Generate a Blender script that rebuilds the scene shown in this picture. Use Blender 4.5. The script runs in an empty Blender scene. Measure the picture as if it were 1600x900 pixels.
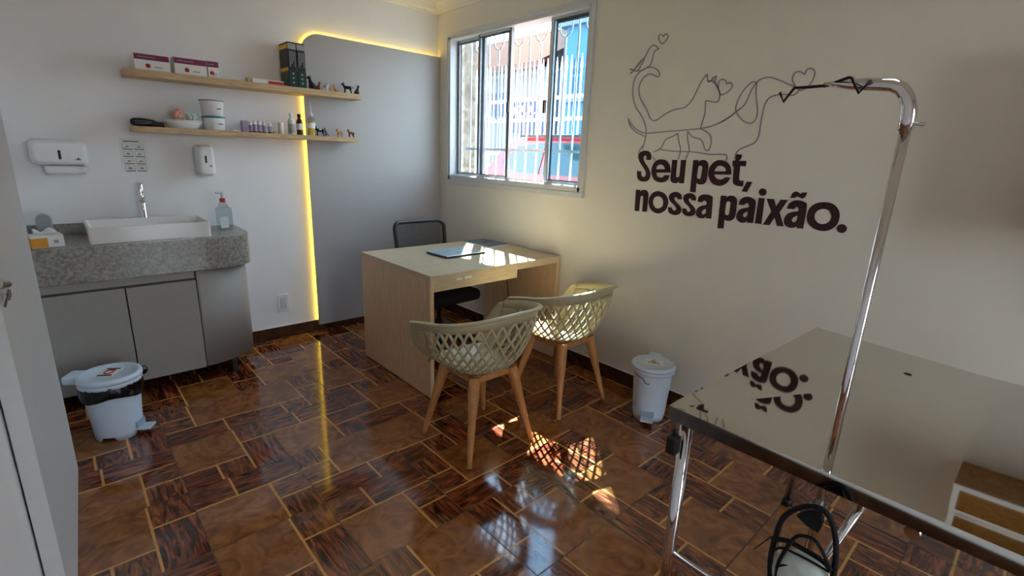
import bpy, bmesh, math, random
from mathutils import Vector, Matrix
random.seed(7)
PI = math.pi
sc = bpy.context.scene
COL = sc.collection

# ------------------------------------------------------------------ materials
def lin(c):
    return tuple((x/12.92 if x <= .04045 else ((x+.055)/1.055)**2.4) for x in c)
def rgb(r, g, b):
    return lin((r/255, g/255, b/255))
MATS = {}
def mat(name, c, rough=.5, metal=0., var=.06, scale=30., bump=0., spec=.5, emit=None, estr=0., trans=0., coat=0., aniso=None, ior=1.45):
    m = bpy.data.materials.new(name); m.use_nodes = True
    nt = m.node_tree; N = nt.nodes; L = nt.links
    b = N['Principled BSDF']
    col = rgb(*c)
    b.inputs['Roughness'].default_value = rough
    b.inputs['Metallic'].default_value = metal
    b.inputs['Specular IOR Level'].default_value = spec
    b.inputs['Transmission Weight'].default_value = trans
    b.inputs['Coat Weight'].default_value = coat
    b.inputs['IOR'].default_value = ior
    tc = N.new('ShaderNodeTexCoord'); no = N.new('ShaderNodeTexNoise')
    no.inputs['Scale'].default_value = scale; no.inputs['Detail'].default_value = 4
    L.new(tc.outputs['Object'], no.inputs['Vector'])
    if var > 0:
        r = N.new('ShaderNodeValToRGB')
        r.color_ramp.elements[0].position = .3; r.color_ramp.elements[1].position = .7
        r.color_ramp.elements[0].color = tuple(x*(1-var) for x in col)+(1,)
        r.color_ramp.elements[1].color = tuple(min(1, x*(1+var)) for x in col)+(1,)
        L.new(no.outputs['Fac'], r.inputs['Fac']); L.new(r.outputs['Color'], b.inputs['Base Color'])
    else:
        b.inputs['Base Color'].default_value = col+(1,)
    if bump:
        bp = N.new('ShaderNodeBump'); bp.inputs['Strength'].default_value = bump; bp.inputs['Distance'].default_value = .002
        L.new(no.outputs['Fac'], bp.inputs['Height']); L.new(bp.outputs['Normal'], b.inputs['Normal'])
    if emit:
        b.inputs['Emission Color'].default_value = rgb(*emit)+(1,)
        b.inputs['Emission Strength'].default_value = estr
    MATS[name] = m
    return m

def wood_mat(name, c1, c2, scale=(2, 2, 30), rough=.45, use_uv=False, dist=3., c3=None, noise=4., bump=.05, spec=.5):
    m = bpy.data.materials.new(name); m.use_nodes = True
    nt = m.node_tree; N = nt.nodes; L = nt.links; b = N['Principled BSDF']
    tc = N.new('ShaderNodeTexCoord'); mp = N.new('ShaderNodeMapping'); mp.inputs['Scale'].default_value = scale
    L.new(tc.outputs['UV' if use_uv else 'Object'], mp.inputs['Vector'])
    no = N.new('ShaderNodeTexNoise'); no.inputs['Scale'].default_value = noise; no.inputs['Detail'].default_value = 6
    no.inputs['Distortion'].default_value = dist
    L.new(mp.outputs['Vector'], no.inputs['Vector'])
    r = N.new('ShaderNodeValToRGB'); e = r.color_ramp.elements
    e[0].position = .36; e[1].position = .66
    e[0].color = rgb(*c1)+(1,); e[1].color = rgb(*c2)+(1,)
    if c3:
        q = e.new(.5); q.color = rgb(*c3)+(1,)
    L.new(no.outputs['Fac'], r.inputs['Fac']); L.new(r.outputs['Color'], b.inputs['Base Color'])
    b.inputs['Roughness'].default_value = rough; b.inputs['Specular IOR Level'].default_value = spec
    if bump:
        bp = N.new('ShaderNodeBump'); bp.inputs['Strength'].default_value = bump; bp.inputs['Distance'].default_value = .001
        L.new(no.outputs['Fac'], bp.inputs['Height']); L.new(bp.outputs['Normal'], b.inputs['Normal'])
    MATS[name] = m
    return m

def glass_mat(name, tint=(235, 245, 250), refl=.08):
    """clear pane: lets light straight through, with a mirror film by viewing angle"""
    m = bpy.data.materials.new(name); m.use_nodes = True
    nt = m.node_tree; N = nt.nodes; L = nt.links
    N.remove(N['Principled BSDF']); out = N['Material Output']
    t = N.new('ShaderNodeBsdfTransparent'); t.inputs['Color'].default_value = rgb(*tint)+(1,)
    g = N.new('ShaderNodeBsdfGlossy'); g.inputs['Roughness'].default_value = .02
    lw = N.new('ShaderNodeLayerWeight'); lw.inputs['Blend'].default_value = .5
    pw = N.new('ShaderNodeMath'); pw.operation = 'POWER'; pw.inputs[1].default_value = 3.5
    ml = N.new('ShaderNodeMath'); ml.operation = 'MULTIPLY_ADD'; ml.inputs[1].default_value = .45; ml.inputs[2].default_value = .03
    mx = N.new('ShaderNodeMixShader')
    L.new(lw.outputs['Facing'], pw.inputs[0]); L.new(pw.outputs[0], ml.inputs[0]); L.new(ml.outputs[0], mx.inputs['Fac']); L.new(t.outputs[0], mx.inputs[1]); L.new(g.outputs[0], mx.inputs[2])
    L.new(mx.outputs[0], out.inputs['Surface'])
    MATS[name] = m
    return m

def stone_mat(name, c1, c2, c3, scale=5., rough=.1, detail=8, dist=1.5, use_uv=False, coat=0., bump=0., spec=.5):
    m = bpy.data.materials.new(name); m.use_nodes = True
    nt = m.node_tree; N = nt.nodes; L = nt.links; b = N['Principled BSDF']
    tc = N.new('ShaderNodeTexCoord'); no = N.new('ShaderNodeTexNoise')
    no.inputs['Scale'].default_value = scale; no.inputs['Detail'].default_value = detail; no.inputs['Distortion'].default_value = dist
    L.new(tc.outputs['UV' if use_uv else 'Object'], no.inputs['Vector'])
    r = N.new('ShaderNodeValToRGB'); e = r.color_ramp.elements
    e[0].position = .33; e[1].position = .72
    e[0].color = rgb(*c1)+(1,); e[1].color = rgb(*c3)+(1,)
    q = e.new(.5); q.color = rgb(*c2)+(1,)
    L.new(no.outputs['Fac'], r.inputs['Fac']); L.new(r.outputs['Color'], b.inputs['Base Color'])
    b.inputs['Roughness'].default_value = rough; b.inputs['Coat Weight'].default_value = coat
    MATS[name] = m
    b.inputs['Specular IOR Level'].default_value = spec
    return m

def granite_mat(name):
    m = bpy.data.materials.new(name); m.use_nodes = True
    nt = m.node_tree; N = nt.nodes; L = nt.links; b = N['Principled BSDF']
    tc = N.new('ShaderNodeTexCoord')
    no = N.new('ShaderNodeTexNoise'); no.inputs['Scale'].default_value = 60; no.inputs['Detail'].default_value = 6
    vo = N.new('ShaderNodeTexVoronoi'); vo.inputs['Scale'].default_value = 34
    n2 = N.new('ShaderNodeTexNoise'); n2.inputs['Scale'].default_value = 22; n2.inputs['Detail'].default_value = 2
    for n in (no, vo, n2): L.new(tc.outputs['Object'], n.inputs['Vector'])
    r = N.new('ShaderNodeValToRGB'); e = r.color_ramp.elements
    e[0].position = .35; e[0].color = rgb(118, 115, 110)+(1,); e[1].position = .65; e[1].color = rgb(158, 154, 147)+(1,)
    L.new(no.outputs['Fac'], r.inputs['Fac'])
    k = N.new('ShaderNodeMath'); k.operation = 'ADD'; L.new(vo.outputs['Distance'], k.inputs[0])
    k2 = N.new('ShaderNodeMath'); k2.operation = 'MULTIPLY'; k2.inputs[1].default_value = .9; L.new(n2.outputs['Fac'], k2.inputs[0])
    L.new(k2.outputs[0], k.inputs[1])
    r2 = N.new('ShaderNodeValToRGB'); e = r2.color_ramp.elements
    e[0].position = .40; e[0].color = (0, 0, 0, 1); e[1].position = .46; e[1].color = (1, 1, 1, 1)
    L.new(k.outputs[0], r2.inputs['Fac'])
    mx = N.new('ShaderNodeMix'); mx.data_type = 'RGBA'
    L.new(r2.outputs['Color'], mx.inputs['Factor']); mx.inputs['A'].default_value = rgb(84, 80, 76)+(1,)
    L.new(r.outputs['Color'], mx.inputs['B']); L.new(mx.outputs['Result'], b.inputs['Base Color'])
    b.inputs['Roughness'].default_value = .22
    MATS[name] = m
    return m

def mesh_fabric(name, c, op=.6):
    m = bpy.data.materials.new(name); m.use_nodes = True
    nt = m.node_tree; N = nt.nodes; L = nt.links; b = N['Principled BSDF']
    b.inputs['Base Color'].default_value = rgb(*c)+(1,); b.inputs['Roughness'].default_value = .8
    tc = N.new('ShaderNodeTexCoord'); w = N.new('ShaderNodeTexVoronoi'); w.inputs['Scale'].default_value = 220
    L.new(tc.outputs['Object'], w.inputs['Vector'])
    r = N.new('ShaderNodeValToRGB'); r.color_ramp.elements[0].color = (op-.15,)*3+(1,); r.color_ramp.elements[1].color = (op+.15,)*3+(1,)
    L.new(w.outputs['Distance'], r.inputs['Fac']); L.new(r.outputs['Color'], b.inputs['Alpha'])
    MATS[name] = m
    return m

M_white = mat('white_wall_paint', (236, 236, 238), .75, var=.015, scale=6, bump=.15)
M_cream = mat('cream_wall_paint', (224, 220, 208), .75, var=.02, scale=5, bump=.15)
M_ceil = mat('ceiling_paint', (236, 232, 220), .8, var=.01)
M_panel = mat('grey_laminate', (168, 166, 166), .42, var=.03, scale=120)
M_cab = mat('greige_laminate', (150, 145, 140), .5, var=.05, scale=140)
M_cabin = mat('dark_recess', (88, 84, 80), .7)
M_oak = wood_mat('light_oak_laminate', (176, 146, 108), (206, 178, 138), (1.2, 14, 14), .5)
M_oakv = wood_mat('desk_oak_laminate', (200, 166, 128), (220, 190, 154), (16, 16, 1.0), .42)
M_oakh = wood_mat('desk_top_laminate', (184, 164, 132), (206, 188, 156), (1.0, 16, 16), .3)
M_leg = wood_mat('beech_leg', (176, 118, 66), (206, 150, 92), (14, 14, 1.2), .45)
M_shell = mat('beige_plastic', (182, 172, 138), .3, var=.02)
M_black = mat('black_plastic', (22, 22, 24), .45)
M_blackfab = mat('black_fabric', (16, 16, 20), .9, scale=200, bump=.3)
M_mesh = mesh_fabric('black_mesh', (40, 42, 46), .62)
M_chrome = mat('chrome', (225, 225, 228), .08, 1., var=.01)
M_steel = mat('stainless_steel', (212, 208, 200), .035, 1., var=.015, scale=3)
M_steelb = mat('brushed_steel', (190, 190, 192), .22, 1., var=.03)
M_darkmetal = mat('dark_metal', (52, 46, 44), .35, 1.)
M_whiteplast = mat('white_plastic', (226, 228, 230), .3, var=.01)
M_binplast = mat('bin_white_plastic', (205, 220, 236), .35, var=.02)
M_recess = mat('bin_recess_plastic', (150, 168, 190), .5, var=.02)
M_bag = mat('black_bag_film', (16, 16, 17), .25, scale=60, bump=.8)
M_ceramic = mat('white_ceramic', (226, 224, 222), .12, var=.01, coat=.3)
M_granite = granite_mat('grey_granite')
M_alu = mat('white_aluminium', (206, 208, 210), .35, var=.02)
M_aludark = mat('grey_aluminium', (128, 126, 128), .35, .3)
M_gasket = mat('black_gasket', (20, 22, 34), .6)
M_glass = glass_mat('window_glass')
M_baseb = stone_mat('baseboard_tile', (48, 30, 22), (66, 42, 28), (84, 56, 38), 8, .18)
M_stone = stone_mat('floor_stone', (112, 64, 32), (140, 86, 44), (166, 112, 66), 9, .085, 10, 2.2, True, spec=.85)
M_plank = wood_mat('floor_wood_dark', (36, 14, 9), (160, 88, 50), (2.0, 15, 1), .085, True, 1.8, (104, 48, 30), 2.6, 0, .85)
M_plank2 = wood_mat('floor_wood_mid', (64, 28, 18), (158, 94, 54), (3, 12, 1), .085, True, 2.4, (112, 60, 38), 2.4, 0, .85)
M_line = mat('floor_inlay_line', (206, 152, 84), .12, var=.1)
M_grout = mat('floor_grout', (104, 82, 62), .6, var=.1)
M_maroon = mat('maroon_vinyl', (48, 14, 20), .35, var=.03)
M_lilac = mat('lilac_grey_vinyl', (152, 140, 150), .5, var=.03)
M_black2 = mat('black_print', (20, 20, 22), .5)
M_paper = mat('white_paper', (228, 228, 226), .6, var=.01)
M_purple = mat('wine_print', (120, 24, 74), .5)
M_red = mat('red_print', (170, 34, 30), .5)
M_yellow = mat('yellow_print', (226, 180, 20), .5)
M_orange = mat('orange_print', (216, 150, 40), .5)
M_green = mat('dark_green_print', (10, 52, 44), .4)
M_greyprint = mat('grey_print', (150, 152, 156), .5)
M_teal = mat('teal_plastic', (40, 140, 150), .4)
M_lav = mat('lavender_label', (150, 140, 170), .5)
M_clear = glass_mat('clear_plastic', (228, 234, 236))
M_amber = mat('amber_glass', (92, 36, 10), .15, trans=.3)
M_oil = mat('yellow_liquid', (240, 196, 20), .2)
M_browndog = mat('brown_paint', (120, 62, 34), .5)
M_tan = mat('tan_paint', (196, 130, 50), .5)
M_pinkpack = mat('pink_wrapping', (206, 150, 130), .4, var=.35, scale=60)
M_minty = mat('clear_wrap', (206, 218, 212), .25, var=.1, scale=50)
M_laptop = mat('silver_blue_laptop', (176, 200, 214), .28, .3)
M_mag = mat('magazine_blue', (40, 110, 140), .3, var=.5, scale=18)
M_keys = mat('worn_brass', (120, 112, 98), .35, .9)
M_door = mat('white_door_laminate', (206, 208, 208), .45, var=.02)
M_led = mat('warm_led', (255, 210, 60), .5, emit=(255, 212, 72), estr=8.5)
M_car = mat('red_car_paint', (170, 26, 30), .25, coat=1.)
M_carglass = mat('car_glass', (40, 66, 70), .05, spec=.8)
M_tyre = mat('tyre_rubber', (26, 26, 26), .8)
M_whitepaint = mat('white_iron_paint', (240, 240, 240), .4)
M_roof = mat('terracotta_tiles', (58, 36, 31), .95, spec=.02, var=.25, scale=8)
M_bluewall = mat('pale_blue_wall', (84, 122, 148), .9, spec=.1)
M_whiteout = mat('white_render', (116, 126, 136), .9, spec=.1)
M_signblue = mat('blue_sign_paint', (6, 40, 92), .5)
M_shutter = mat('turquoise_shutter', (4, 74, 100), .5)
M_ground = mat('paving', (78, 76, 72), .95, spec=.1, var=.15, scale=4)
M_pillar = stone_mat('pillar_stone', (98, 82, 66), (124, 108, 92), (146, 132, 116), 9, .8)
M_wood_d = wood_mat('brown_wood_panel', (150, 104, 44), (190, 140, 70), (3, 3, 22), .5)
M_filllamp = mat('fill_lamp_diffuser', (250, 246, 236), .5, emit=(255, 246, 230), estr=0)  # diffuser of the added fill lamp

# ------------------------------------------------------------------ mesh helper
class MB:
    def __init__(s):
        s.bm = bmesh.new(); s.mats = []; s.cur = 0
    def m(s, material):
        if material not in s.mats: s.mats.append(material)
        s.cur = s.mats.index(material); return s
    def _tag(s, faces):
        for f in faces: f.material_index = s.cur
    def face(s, pts):
        vs = [s.bm.verts.new(p) for p in pts]
        f = s.bm.faces.new(vs); f.material_index = s.cur; return f
    def box(s, c, d, rz=0, rot=None, bev=0, seg=2):
        r = bmesh.ops.create_cube(s.bm, size=1)
        vs = r['verts']
        R = rot if rot is not None else Matrix.Rotation(rz, 3, 'Z')
        for v in vs: v.co = R @ Vector((v.co.x*d[0], v.co.y*d[1], v.co.z*d[2])) + Vector(c)
        fs = list({f for v in vs for f in v.link_faces})
        s._tag(fs)
        if bev:
            es = list({e for v in vs for e in v.link_edges})
            q = bmesh.ops.bevel(s.bm, geom=es, offset=bev, segments=seg, affect='EDGES', profile=.5)
            s._tag(q['faces'])
        return s
    def bb(s, x0, x1, y0, y1, z0, z1, bev=0, seg=2):
        return s.box(((x0+x1)/2, (y0+y1)/2, (z0+z1)/2), (abs(x1-x0), abs(y1-y0), abs(z1-z0)), bev=bev, seg=seg)
    def sweep(s, path, ring, closed=False, caps=True):
        """ring(i, p, tangent) -> list of points"""
        n = len(path); rings = []
        for i, p in enumerate(path):
            a = path[(i-1) % n] if (closed or i > 0) else path[i]
            b = path[(i+1) % n] if (closed or i < n-1) else path[i]
            t = (Vector(b)-Vector(a)).normalized()
            rings.append([s.bm.verts.new(q) for q in ring(i, Vector(p), t)])
        k = len(rings[0])
        for i in range(n if closed else n-1):
            A = rings[i]; B = rings[(i+1) % n]
            for j in range(k):
                f = s.bm.faces.new((A[j], A[(j+1) % k], B[(j+1) % k], B[j])); f.material_index = s.cur; f.smooth = True
        if caps and not closed:
            for r_, rev in ((rings[0], True), (rings[-1], False)):
                f = s.bm.faces.new(list(reversed(r_)) if rev else r_); f.material_index = s.cur
        return s
    def tube(s, path, r, seg=10, closed=False, caps=True):
        path = [Vector(p) for p in path]
        st = {'u': None}
        def ring(i, p, t):
            u = st['u']
            if u is None:
                u = t.cross(Vector((0, 0, 1)))
                if u.length < 1e-3: u = t.cross(Vector((1, 0, 0)))
            u = (u - t*u.dot(t))
            if u.length < 1e-6: u = t.orthogonal()
            u.normalize(); st['u'] = u
            v = t.cross(u)
            rr = r[i] if isinstance(r, (list, tuple)) else r
            return [p + (u*math.cos(2*PI*k/seg)+v*math.sin(2*PI*k/seg))*rr for k in range(seg)]
        return s.sweep(path, ring, closed, caps)
    def cyl(s, p0, p1, r0, r1=None, seg=16):
        return s.tube([p0, p1], [r0, r0 if r1 is None else r1], seg)
    def ribbon(s, path, normals, w, th):
        def ring(i, p, t):
            n = normals[i]; n = (n-t*n.dot(t)).normalized(); u = t.cross(n)
            ww = w[i] if isinstance(w, list) else w
            return [p+u*ww/2+n*th/2, p-u*ww/2+n*th/2, p-u*ww/2-n*th/2, p+u*ww/2-n*th/2]
        s.sweep(path, ring)
        return s
    def lathe(s, prof, c=(0, 0, 0), seg=24, sx=1, sy=1, caps=True, M=None):
        rings = []
        for r, z in prof:
            ring = []
            for k in range(seg):
                a = 2*PI*k/seg
                q = Vector((math.cos(a)*r*sx, math.sin(a)*r*sy, z))
                if M is not None: q = M @ q
                ring.append(s.bm.verts.new(q+Vector(c)))
            rings.append(ring)
        for A, B in zip(rings, rings[1:]):
            for j in range(seg):
                f = s.bm.faces.new((A[j], A[(j+1) % seg], B[(j+1) % seg], B[j])); f.material_index = s.cur; f.smooth = True
        if caps:
            if prof[0][0] > 1e-5:
                f = s.bm.faces.new(list(reversed(rings[0]))); f.material_index = s.cur
            if prof[-1][0] > 1e-5:
                f = s.bm.faces.new(rings[-1]); f.material_index = s.cur
        return s
    def prism(s, poly, axis, a0, a1):
        """poly: list of 2D points, extruded along axis 'x','y' or 'z'"""
        def P(u, v, w):
            return {'x': (w, u, v), 'y': (u, w, v), 'z': (u, v, w)}[axis]
        A = [s.bm.verts.new(P(u, v, a0)) for u, v in poly]
        B = [s.bm.verts.new(P(u, v, a1)) for u, v in poly]
        n = len(poly)
        fs = [s.bm.faces.new(A), s.bm.faces.new(list(reversed(B)))]
        for i in range(n): fs.append(s.bm.faces.new((A[(i+1) % n], A[i], B[i], B[(i+1) % n])))
        s._tag(fs); return s
    def grid(s, fn, nu, nv, th=0):
        """surface fn(u,v) over [0,1]^2"""
        V = [[s.bm.verts.new(fn(i/nu, j/nv)) for j in range(nv+1)] for i in range(nu+1)]
        for i in range(nu):
            for j in range(nv):
                f = s.bm.faces.new((V[i][j], V[i+1][j], V[i+1][j+1], V[i][j+1])); f.material_index = s.cur; f.smooth = True
        return s
    def ball(s, c, r, sx=1, sy=1, sz=1, seg=14, M=None):
        q = bmesh.ops.create_uvsphere(s.bm, u_segments=seg, v_segments=max(6, seg//2+2), radius=r)
        for v in q['verts']:
            p = Vector((v.co.x*sx, v.co.y*sy, v.co.z*sz))
            if M is not None: p = M @ p
            v.co = p+Vector(c)
        fs = {f for v in q['verts'] for f in v.link_faces}
        for f in fs: f.smooth = True
        s._tag(fs); return s
    def build(s, name, parent=None, solid=0, bevel=0, sub=0, recalc=True):
        if recalc: bmesh.ops.recalc_face_normals(s.bm, faces=s.bm.faces)
        me = bpy.data.meshes.new(name); s.bm.to_mesh(me); s.bm.free()
        for m_ in s.mats: me.materials.append(m_)
        o = bpy.data.objects.new(name, me); COL.objects.link(o)
        if parent is not None: o.parent = parent
        if solid:
            md = o.modifiers.new('solid', 'SOLIDIFY'); md.thickness = solid; md.offset = 0
        if bevel:
            md = o.modifiers.new('bevel', 'BEVEL'); md.width = bevel; md.segments = 2; md.limit_method = 'ANGLE'; md.angle_limit = math.radians(40)
        if sub:
            md = o.modifiers.new('sub', 'SUBSURF'); md.levels = sub; md.render_levels = sub
        return o

def tag(o, label=None, cat=None, group=None, kind=None):
    if label: o['label'] = label
    if cat: o['category'] = cat
    if group: o['group'] = group
    if kind: o['kind'] = kind
    return o
def thing(name, label, cat, loc=(0, 0, 0), rz=0, group=None, tilt=None):
    o = bpy.data.objects.new(name, None); COL.objects.link(o)
    o.location = loc; o.rotation_euler = (0, 0, rz)
    if tilt: o.rotation_euler = tilt
    o.empty_display_size = .05
    return tag(o, label, cat, group)
def struct(o):
    o['kind'] = 'structure'; return o
def mk(material): return MB().m(material)
def rrect(x0, x1, y0, y1, r, n=5):
    out = []
    for cx, cy, a0 in ((x1-r, y1-r, 0), (x0+r, y1-r, PI/2), (x0+r, y0+r, PI), (x1-r, y0+r, 3*PI/2)):
        for k in range(n+1):
            a = a0+PI/2*k/n; out.append((cx+r*math.cos(a), cy+r*math.sin(a)))
    return out
def catmull(pts, closed=False, step=6):
    """points; a duplicated point (or a 3-tuple ending in 'c') is a corner"""
    P = []
    for q in pts:
        P.append((q[0], q[1], len(q) > 2))
    n = len(P); out = []
    rng = range(n if closed else n-1)
    for i in rng:
        p1 = P[i]; p2 = P[(i+1) % n]
        p0 = P[(i-1) % n] if (closed or i > 0) else p1
        p3 = P[(i+2) % n] if (closed or i < n-2) else p2
        if p1[2]: p0 = p1
        if p2[2]: p3 = p2
        straight = p1[2] and p2[2]
        m = 1 if straight else step
        for k in range(m):
            t = k/m; t2 = t*t; t3 = t2*t
            out.append(tuple(.5*((2*p1[j])+(-p0[j]+p2[j])*t+(2*p0[j]-5*p1[j]+4*p2[j]-p3[j])*t2+(-p0[j]+3*p1[j]-3*p2[j]+p3[j])*t3) for j in (0, 1)))
    if not closed: out.append(P[-1][:2])
    return out

# ------------------------------------------------------------------ camera
CAM = Vector((-2.5613, -3.7963, 1.4142)); YAW, PIT, ROL, FOC = .7469, .2615, .038, 773.5
F_ = Vector((math.sin(YAW)*math.cos(PIT), math.cos(YAW)*math.cos(PIT), -math.sin(PIT)))
R0 = Vector((math.cos(YAW), -math.sin(YAW), 0)); U0 = R0.cross(F_)
R_ = R0*math.cos(ROL)+U0*math.sin(ROL); U_ = -R0*math.sin(ROL)+U0*math.cos(ROL)
cd = bpy.data.cameras.new('camera'); cam = bpy.data.objects.new('camera', cd); COL.objects.link(cam)
cam.matrix_world = Matrix(((R_.x, U_.x, -F_.x, CAM.x), (R_.y, U_.y, -F_.y, CAM.y), (R_.z, U_.z, -F_.z, CAM.z), (0, 0, 0, 1)))
cd.sensor_width = 36; cd.lens = FOC/1600*36; cd.clip_start = .02; cd.clip_end = 200
sc.camera = cam
def wallpt(px, py, x=0.):
    """where the line of sight through a measured point meets the plane of the right wall"""
    d = F_+R_*((px-800)/FOC)-U_*((py-450)/FOC)
    t = (x-CAM.x)/d.x
    q = CAM+d*t
    return (q.y, q.z)

# ------------------------------------------------------------------ room shell
XL, YB, H = -2.744, -5.6, 2.60
def build_floor():
    X0, Y0, T = -0.69-.41*6, -3.266-.4165*6, .41
    TY = .4165
    mb = MB()
    for m_ in (M_stone, M_plank, M_plank2, M_line, M_grout): mb.m(m_)
    uvl = mb.bm.loops.layers.uv.new('UVMap')
    known = {(0, 3): 0, (0, 4): 1, (1, 2): 2, (1, 3): 1, (1, 4): 0, (1, 5): 1, (2, 5): 0, (2, 4): 2, (2, 1): 3, (2, 2): 1, (2, 3): 0,
             (3, 3): 2, (3, 4): 1, (3, 5): 2, (3, 6): 3, (3, 7): 2, (4, 5): 2, (4, 6): 3, (4, 7): 3}
    # tile design in its own 0..1 square: (u0,u1,v0,v1,material,grain along u?)
    a, b, c, d = .67, .645, .37, .33
    cells = [(0, a, 0, b, 0, True), (0, c, b, 1, 2, True), (c, 1, b, 1, 1, True), (a, 1, d, b, 2, True), (a, 1, 0, d, 1, False)]
    g = .0045/T; l = .0046/T
    lines = [(0, 1, b), (0, d, a)]
    def quad(x0, x1, y0, y1, mi, al, z=0., off=None):
        f = mb.bm.faces.new([mb.bm.verts.new((x, y, z)) for x, y in ((x0, y0), (x1, y0), (x1, y1), (x0, y1))])
        f.material_index = mi
        o = off or (random.uniform(0, 50), random.uniform(0, 50))
        for lp in f.loops:
            u, v = lp.vert.co.x, lp.vert.co.y
            if not al: u, v = v, u
            lp[uvl].uv = (u+o[0], v+o[1])
    for i in range(-1, 8):
        for j in range(-1, 15):
            x0 = -2.74+i*.41; y1 = .068-j*TY; y0 = y1-TY
            if x0 > .3: continue
            rot = known.get((i, j), random.randint(0, 3))
            def tr(u, v):
                for _ in range(rot): u, v = v, 1-u
                return u, v
            for (u0, u1, v0, v1, mi, al) in cells:
                # inset: grout at the tile's rim, inlay line inside
                def ins(t, other): return g/2 if t == 0 else (1-g/2 if t == 1 else t+(l if other else -l))
                p = tr(ins(u0, True), ins(v0, True)); q = tr(ins(u1, False), ins(v1, False))
                xa, xb = sorted((p[0], q[0])); ya, yb = sorted((p[1], q[1]))
                al2 = al if rot % 2 == 0 else not al
                quad(x0+xa*T, x0+xb*T, y0+ya*TY, y0+yb*TY, mi, al2)
            for (u0, u1, v0, v1) in ((g/2, 1-g/2, b-l, b+l), (a-l, a+l, g/2, b-l), (c-l, c+l, b+l, 1-g/2), (a+l, 1-g/2, d-l, d+l)):
                p = tr(u0, v0); q = tr(u1, v1)
                xa, xb = sorted((p[0], q[0])); ya, yb = sorted((p[1], q[1]))
                quad(x0+xa*T, x0+xb*T, y0+ya*TY, y0+yb*TY, 3, True)
    quad(-3.2, .2, -6.2, .2, 4, True, z=-.0015)
    o = mb.build('floor', recalc=False); struct(o)
build_floor()

# walls
o = mk(M_white).bb(XL-.12, .12, 0, .12, 0, H).build('wall_back'); struct(o)
mb = mk(M_white).bb(XL-.12, XL, YB, 0, 0, H); struct(mb.build('wall_left'))
WY0, WY1, WZ0, WZ1 = -1.655, -.165, 1.195, 2.315
mb = mk(M_cream)
mb.bb(0, .12, YB, WY0, 0, H).bb(0, .12, WY1, 0, 0, H).bb(0, .12, WY0, WY1, 0, WZ0).bb(0, .12, WY0, WY1, WZ1, H)
struct(mb.build('wall_right'))
mb = mk(M_white)  # rear wall behind the camera, with an opening added to let sky light in
mb.bb(XL, -1.9, YB-.12, YB, 0, H).bb(-1.1, .12, YB-.12, YB, 0, H).bb(-1.9, -1.1, YB-.12, YB, 2.12, H)
struct(mb.build('wall_front'))
struct(mk(M_ceil).bb(XL-.12, .12, YB-.12, .12, H, H+.1).build('ceiling'))
# crown moulding: a cove profile along back and right wall
def cove(name, p0, p1, nrm):
    mb = mk(M_ceil)
    prof = [(0, -.088), (.012, -.088), (.016, -.076), (.03, -.066), (.045, -.045), (.062, -.026), (.084, -.016), (.09, -.012), (.1, -.01), (.1, 0), (0, 0)]
    A = []; B = []
    for u, v in prof:
        A.append(mb.bm.verts.new(Vector(p0)+Vector(nrm)*u+Vector((0, 0, v)))); B.append(mb.bm.verts.new(Vector(p1)+Vector(nrm)*u+Vector((0, 0, v))))
    n = len(prof)
    for i in range(n):
        f = mb.bm.faces.new((A[i], A[(i+1) % n], B[(i+1) % n], B[i])); f.material_index = 0
    mb.bm.faces.new(A); mb.bm.faces.new(B)
    struct(mb.build(name))
cove('trim_1', (XL, 0, H), (0, 0, H), (0, -1, 0))
cove('trim_2', (0, YB, H), (0, 0, H), (-1, 0, 0))
# baseboards: tiles with fine joints
def baseboard(name, x0, x1, y0, y1, along):
    mb = mk(M_baseb); L_ = (x1-x0) if along == 'x' else (y1-y0)
    n = max(1, round(L_/.41)); w = L_/n
    for i in range(n):
        if along == 'x': mb.bb(x0+i*w+.001, x0+(i+1)*w-.001, y0, y1, 0, .092, bev=.0015, seg=1)
        else: mb.bb(x0, x1, y0+i*w+.001, y0+(i+1)*w-.001, 0, .092, bev=.0015, seg=1)
    mb.m(M_whiteplast)
    if along == 'x': mb.bb(x0, x1, y0+.003, y1, .092, .096)
    else: mb.bb(x0+.003, x1, y0, y1, .092, .096)
    struct(mb.build(name))
baseboard('baseboard_back', XL, -.01, -.012, 0, 'x')
baseboard('baseboard_right', -.012, 0, YB, -.012, 'y')
baseboard('baseboard_left', XL, XL+.012, YB, -2.4, 'y')

# ------------------------------------------------------------------ window
w = struct(thing('window_1', None, None, (0, 0, 0)))
mb = mk(M_alu)
fy0, fy1, fz0, fz1 = WY0, WY1, WZ0, WZ1
fw = .035
mb.bb(-.012, .10, fy0, fy1, fz0, fz0+fw).bb(-.012, .10, fy0, fy1, fz1-.02, fz1).bb(-.012, .10, fy0, fy0+.02, fz0, fz1).bb(-.012, .10, fy1-.035, fy1, fz0, fz1)
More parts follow.
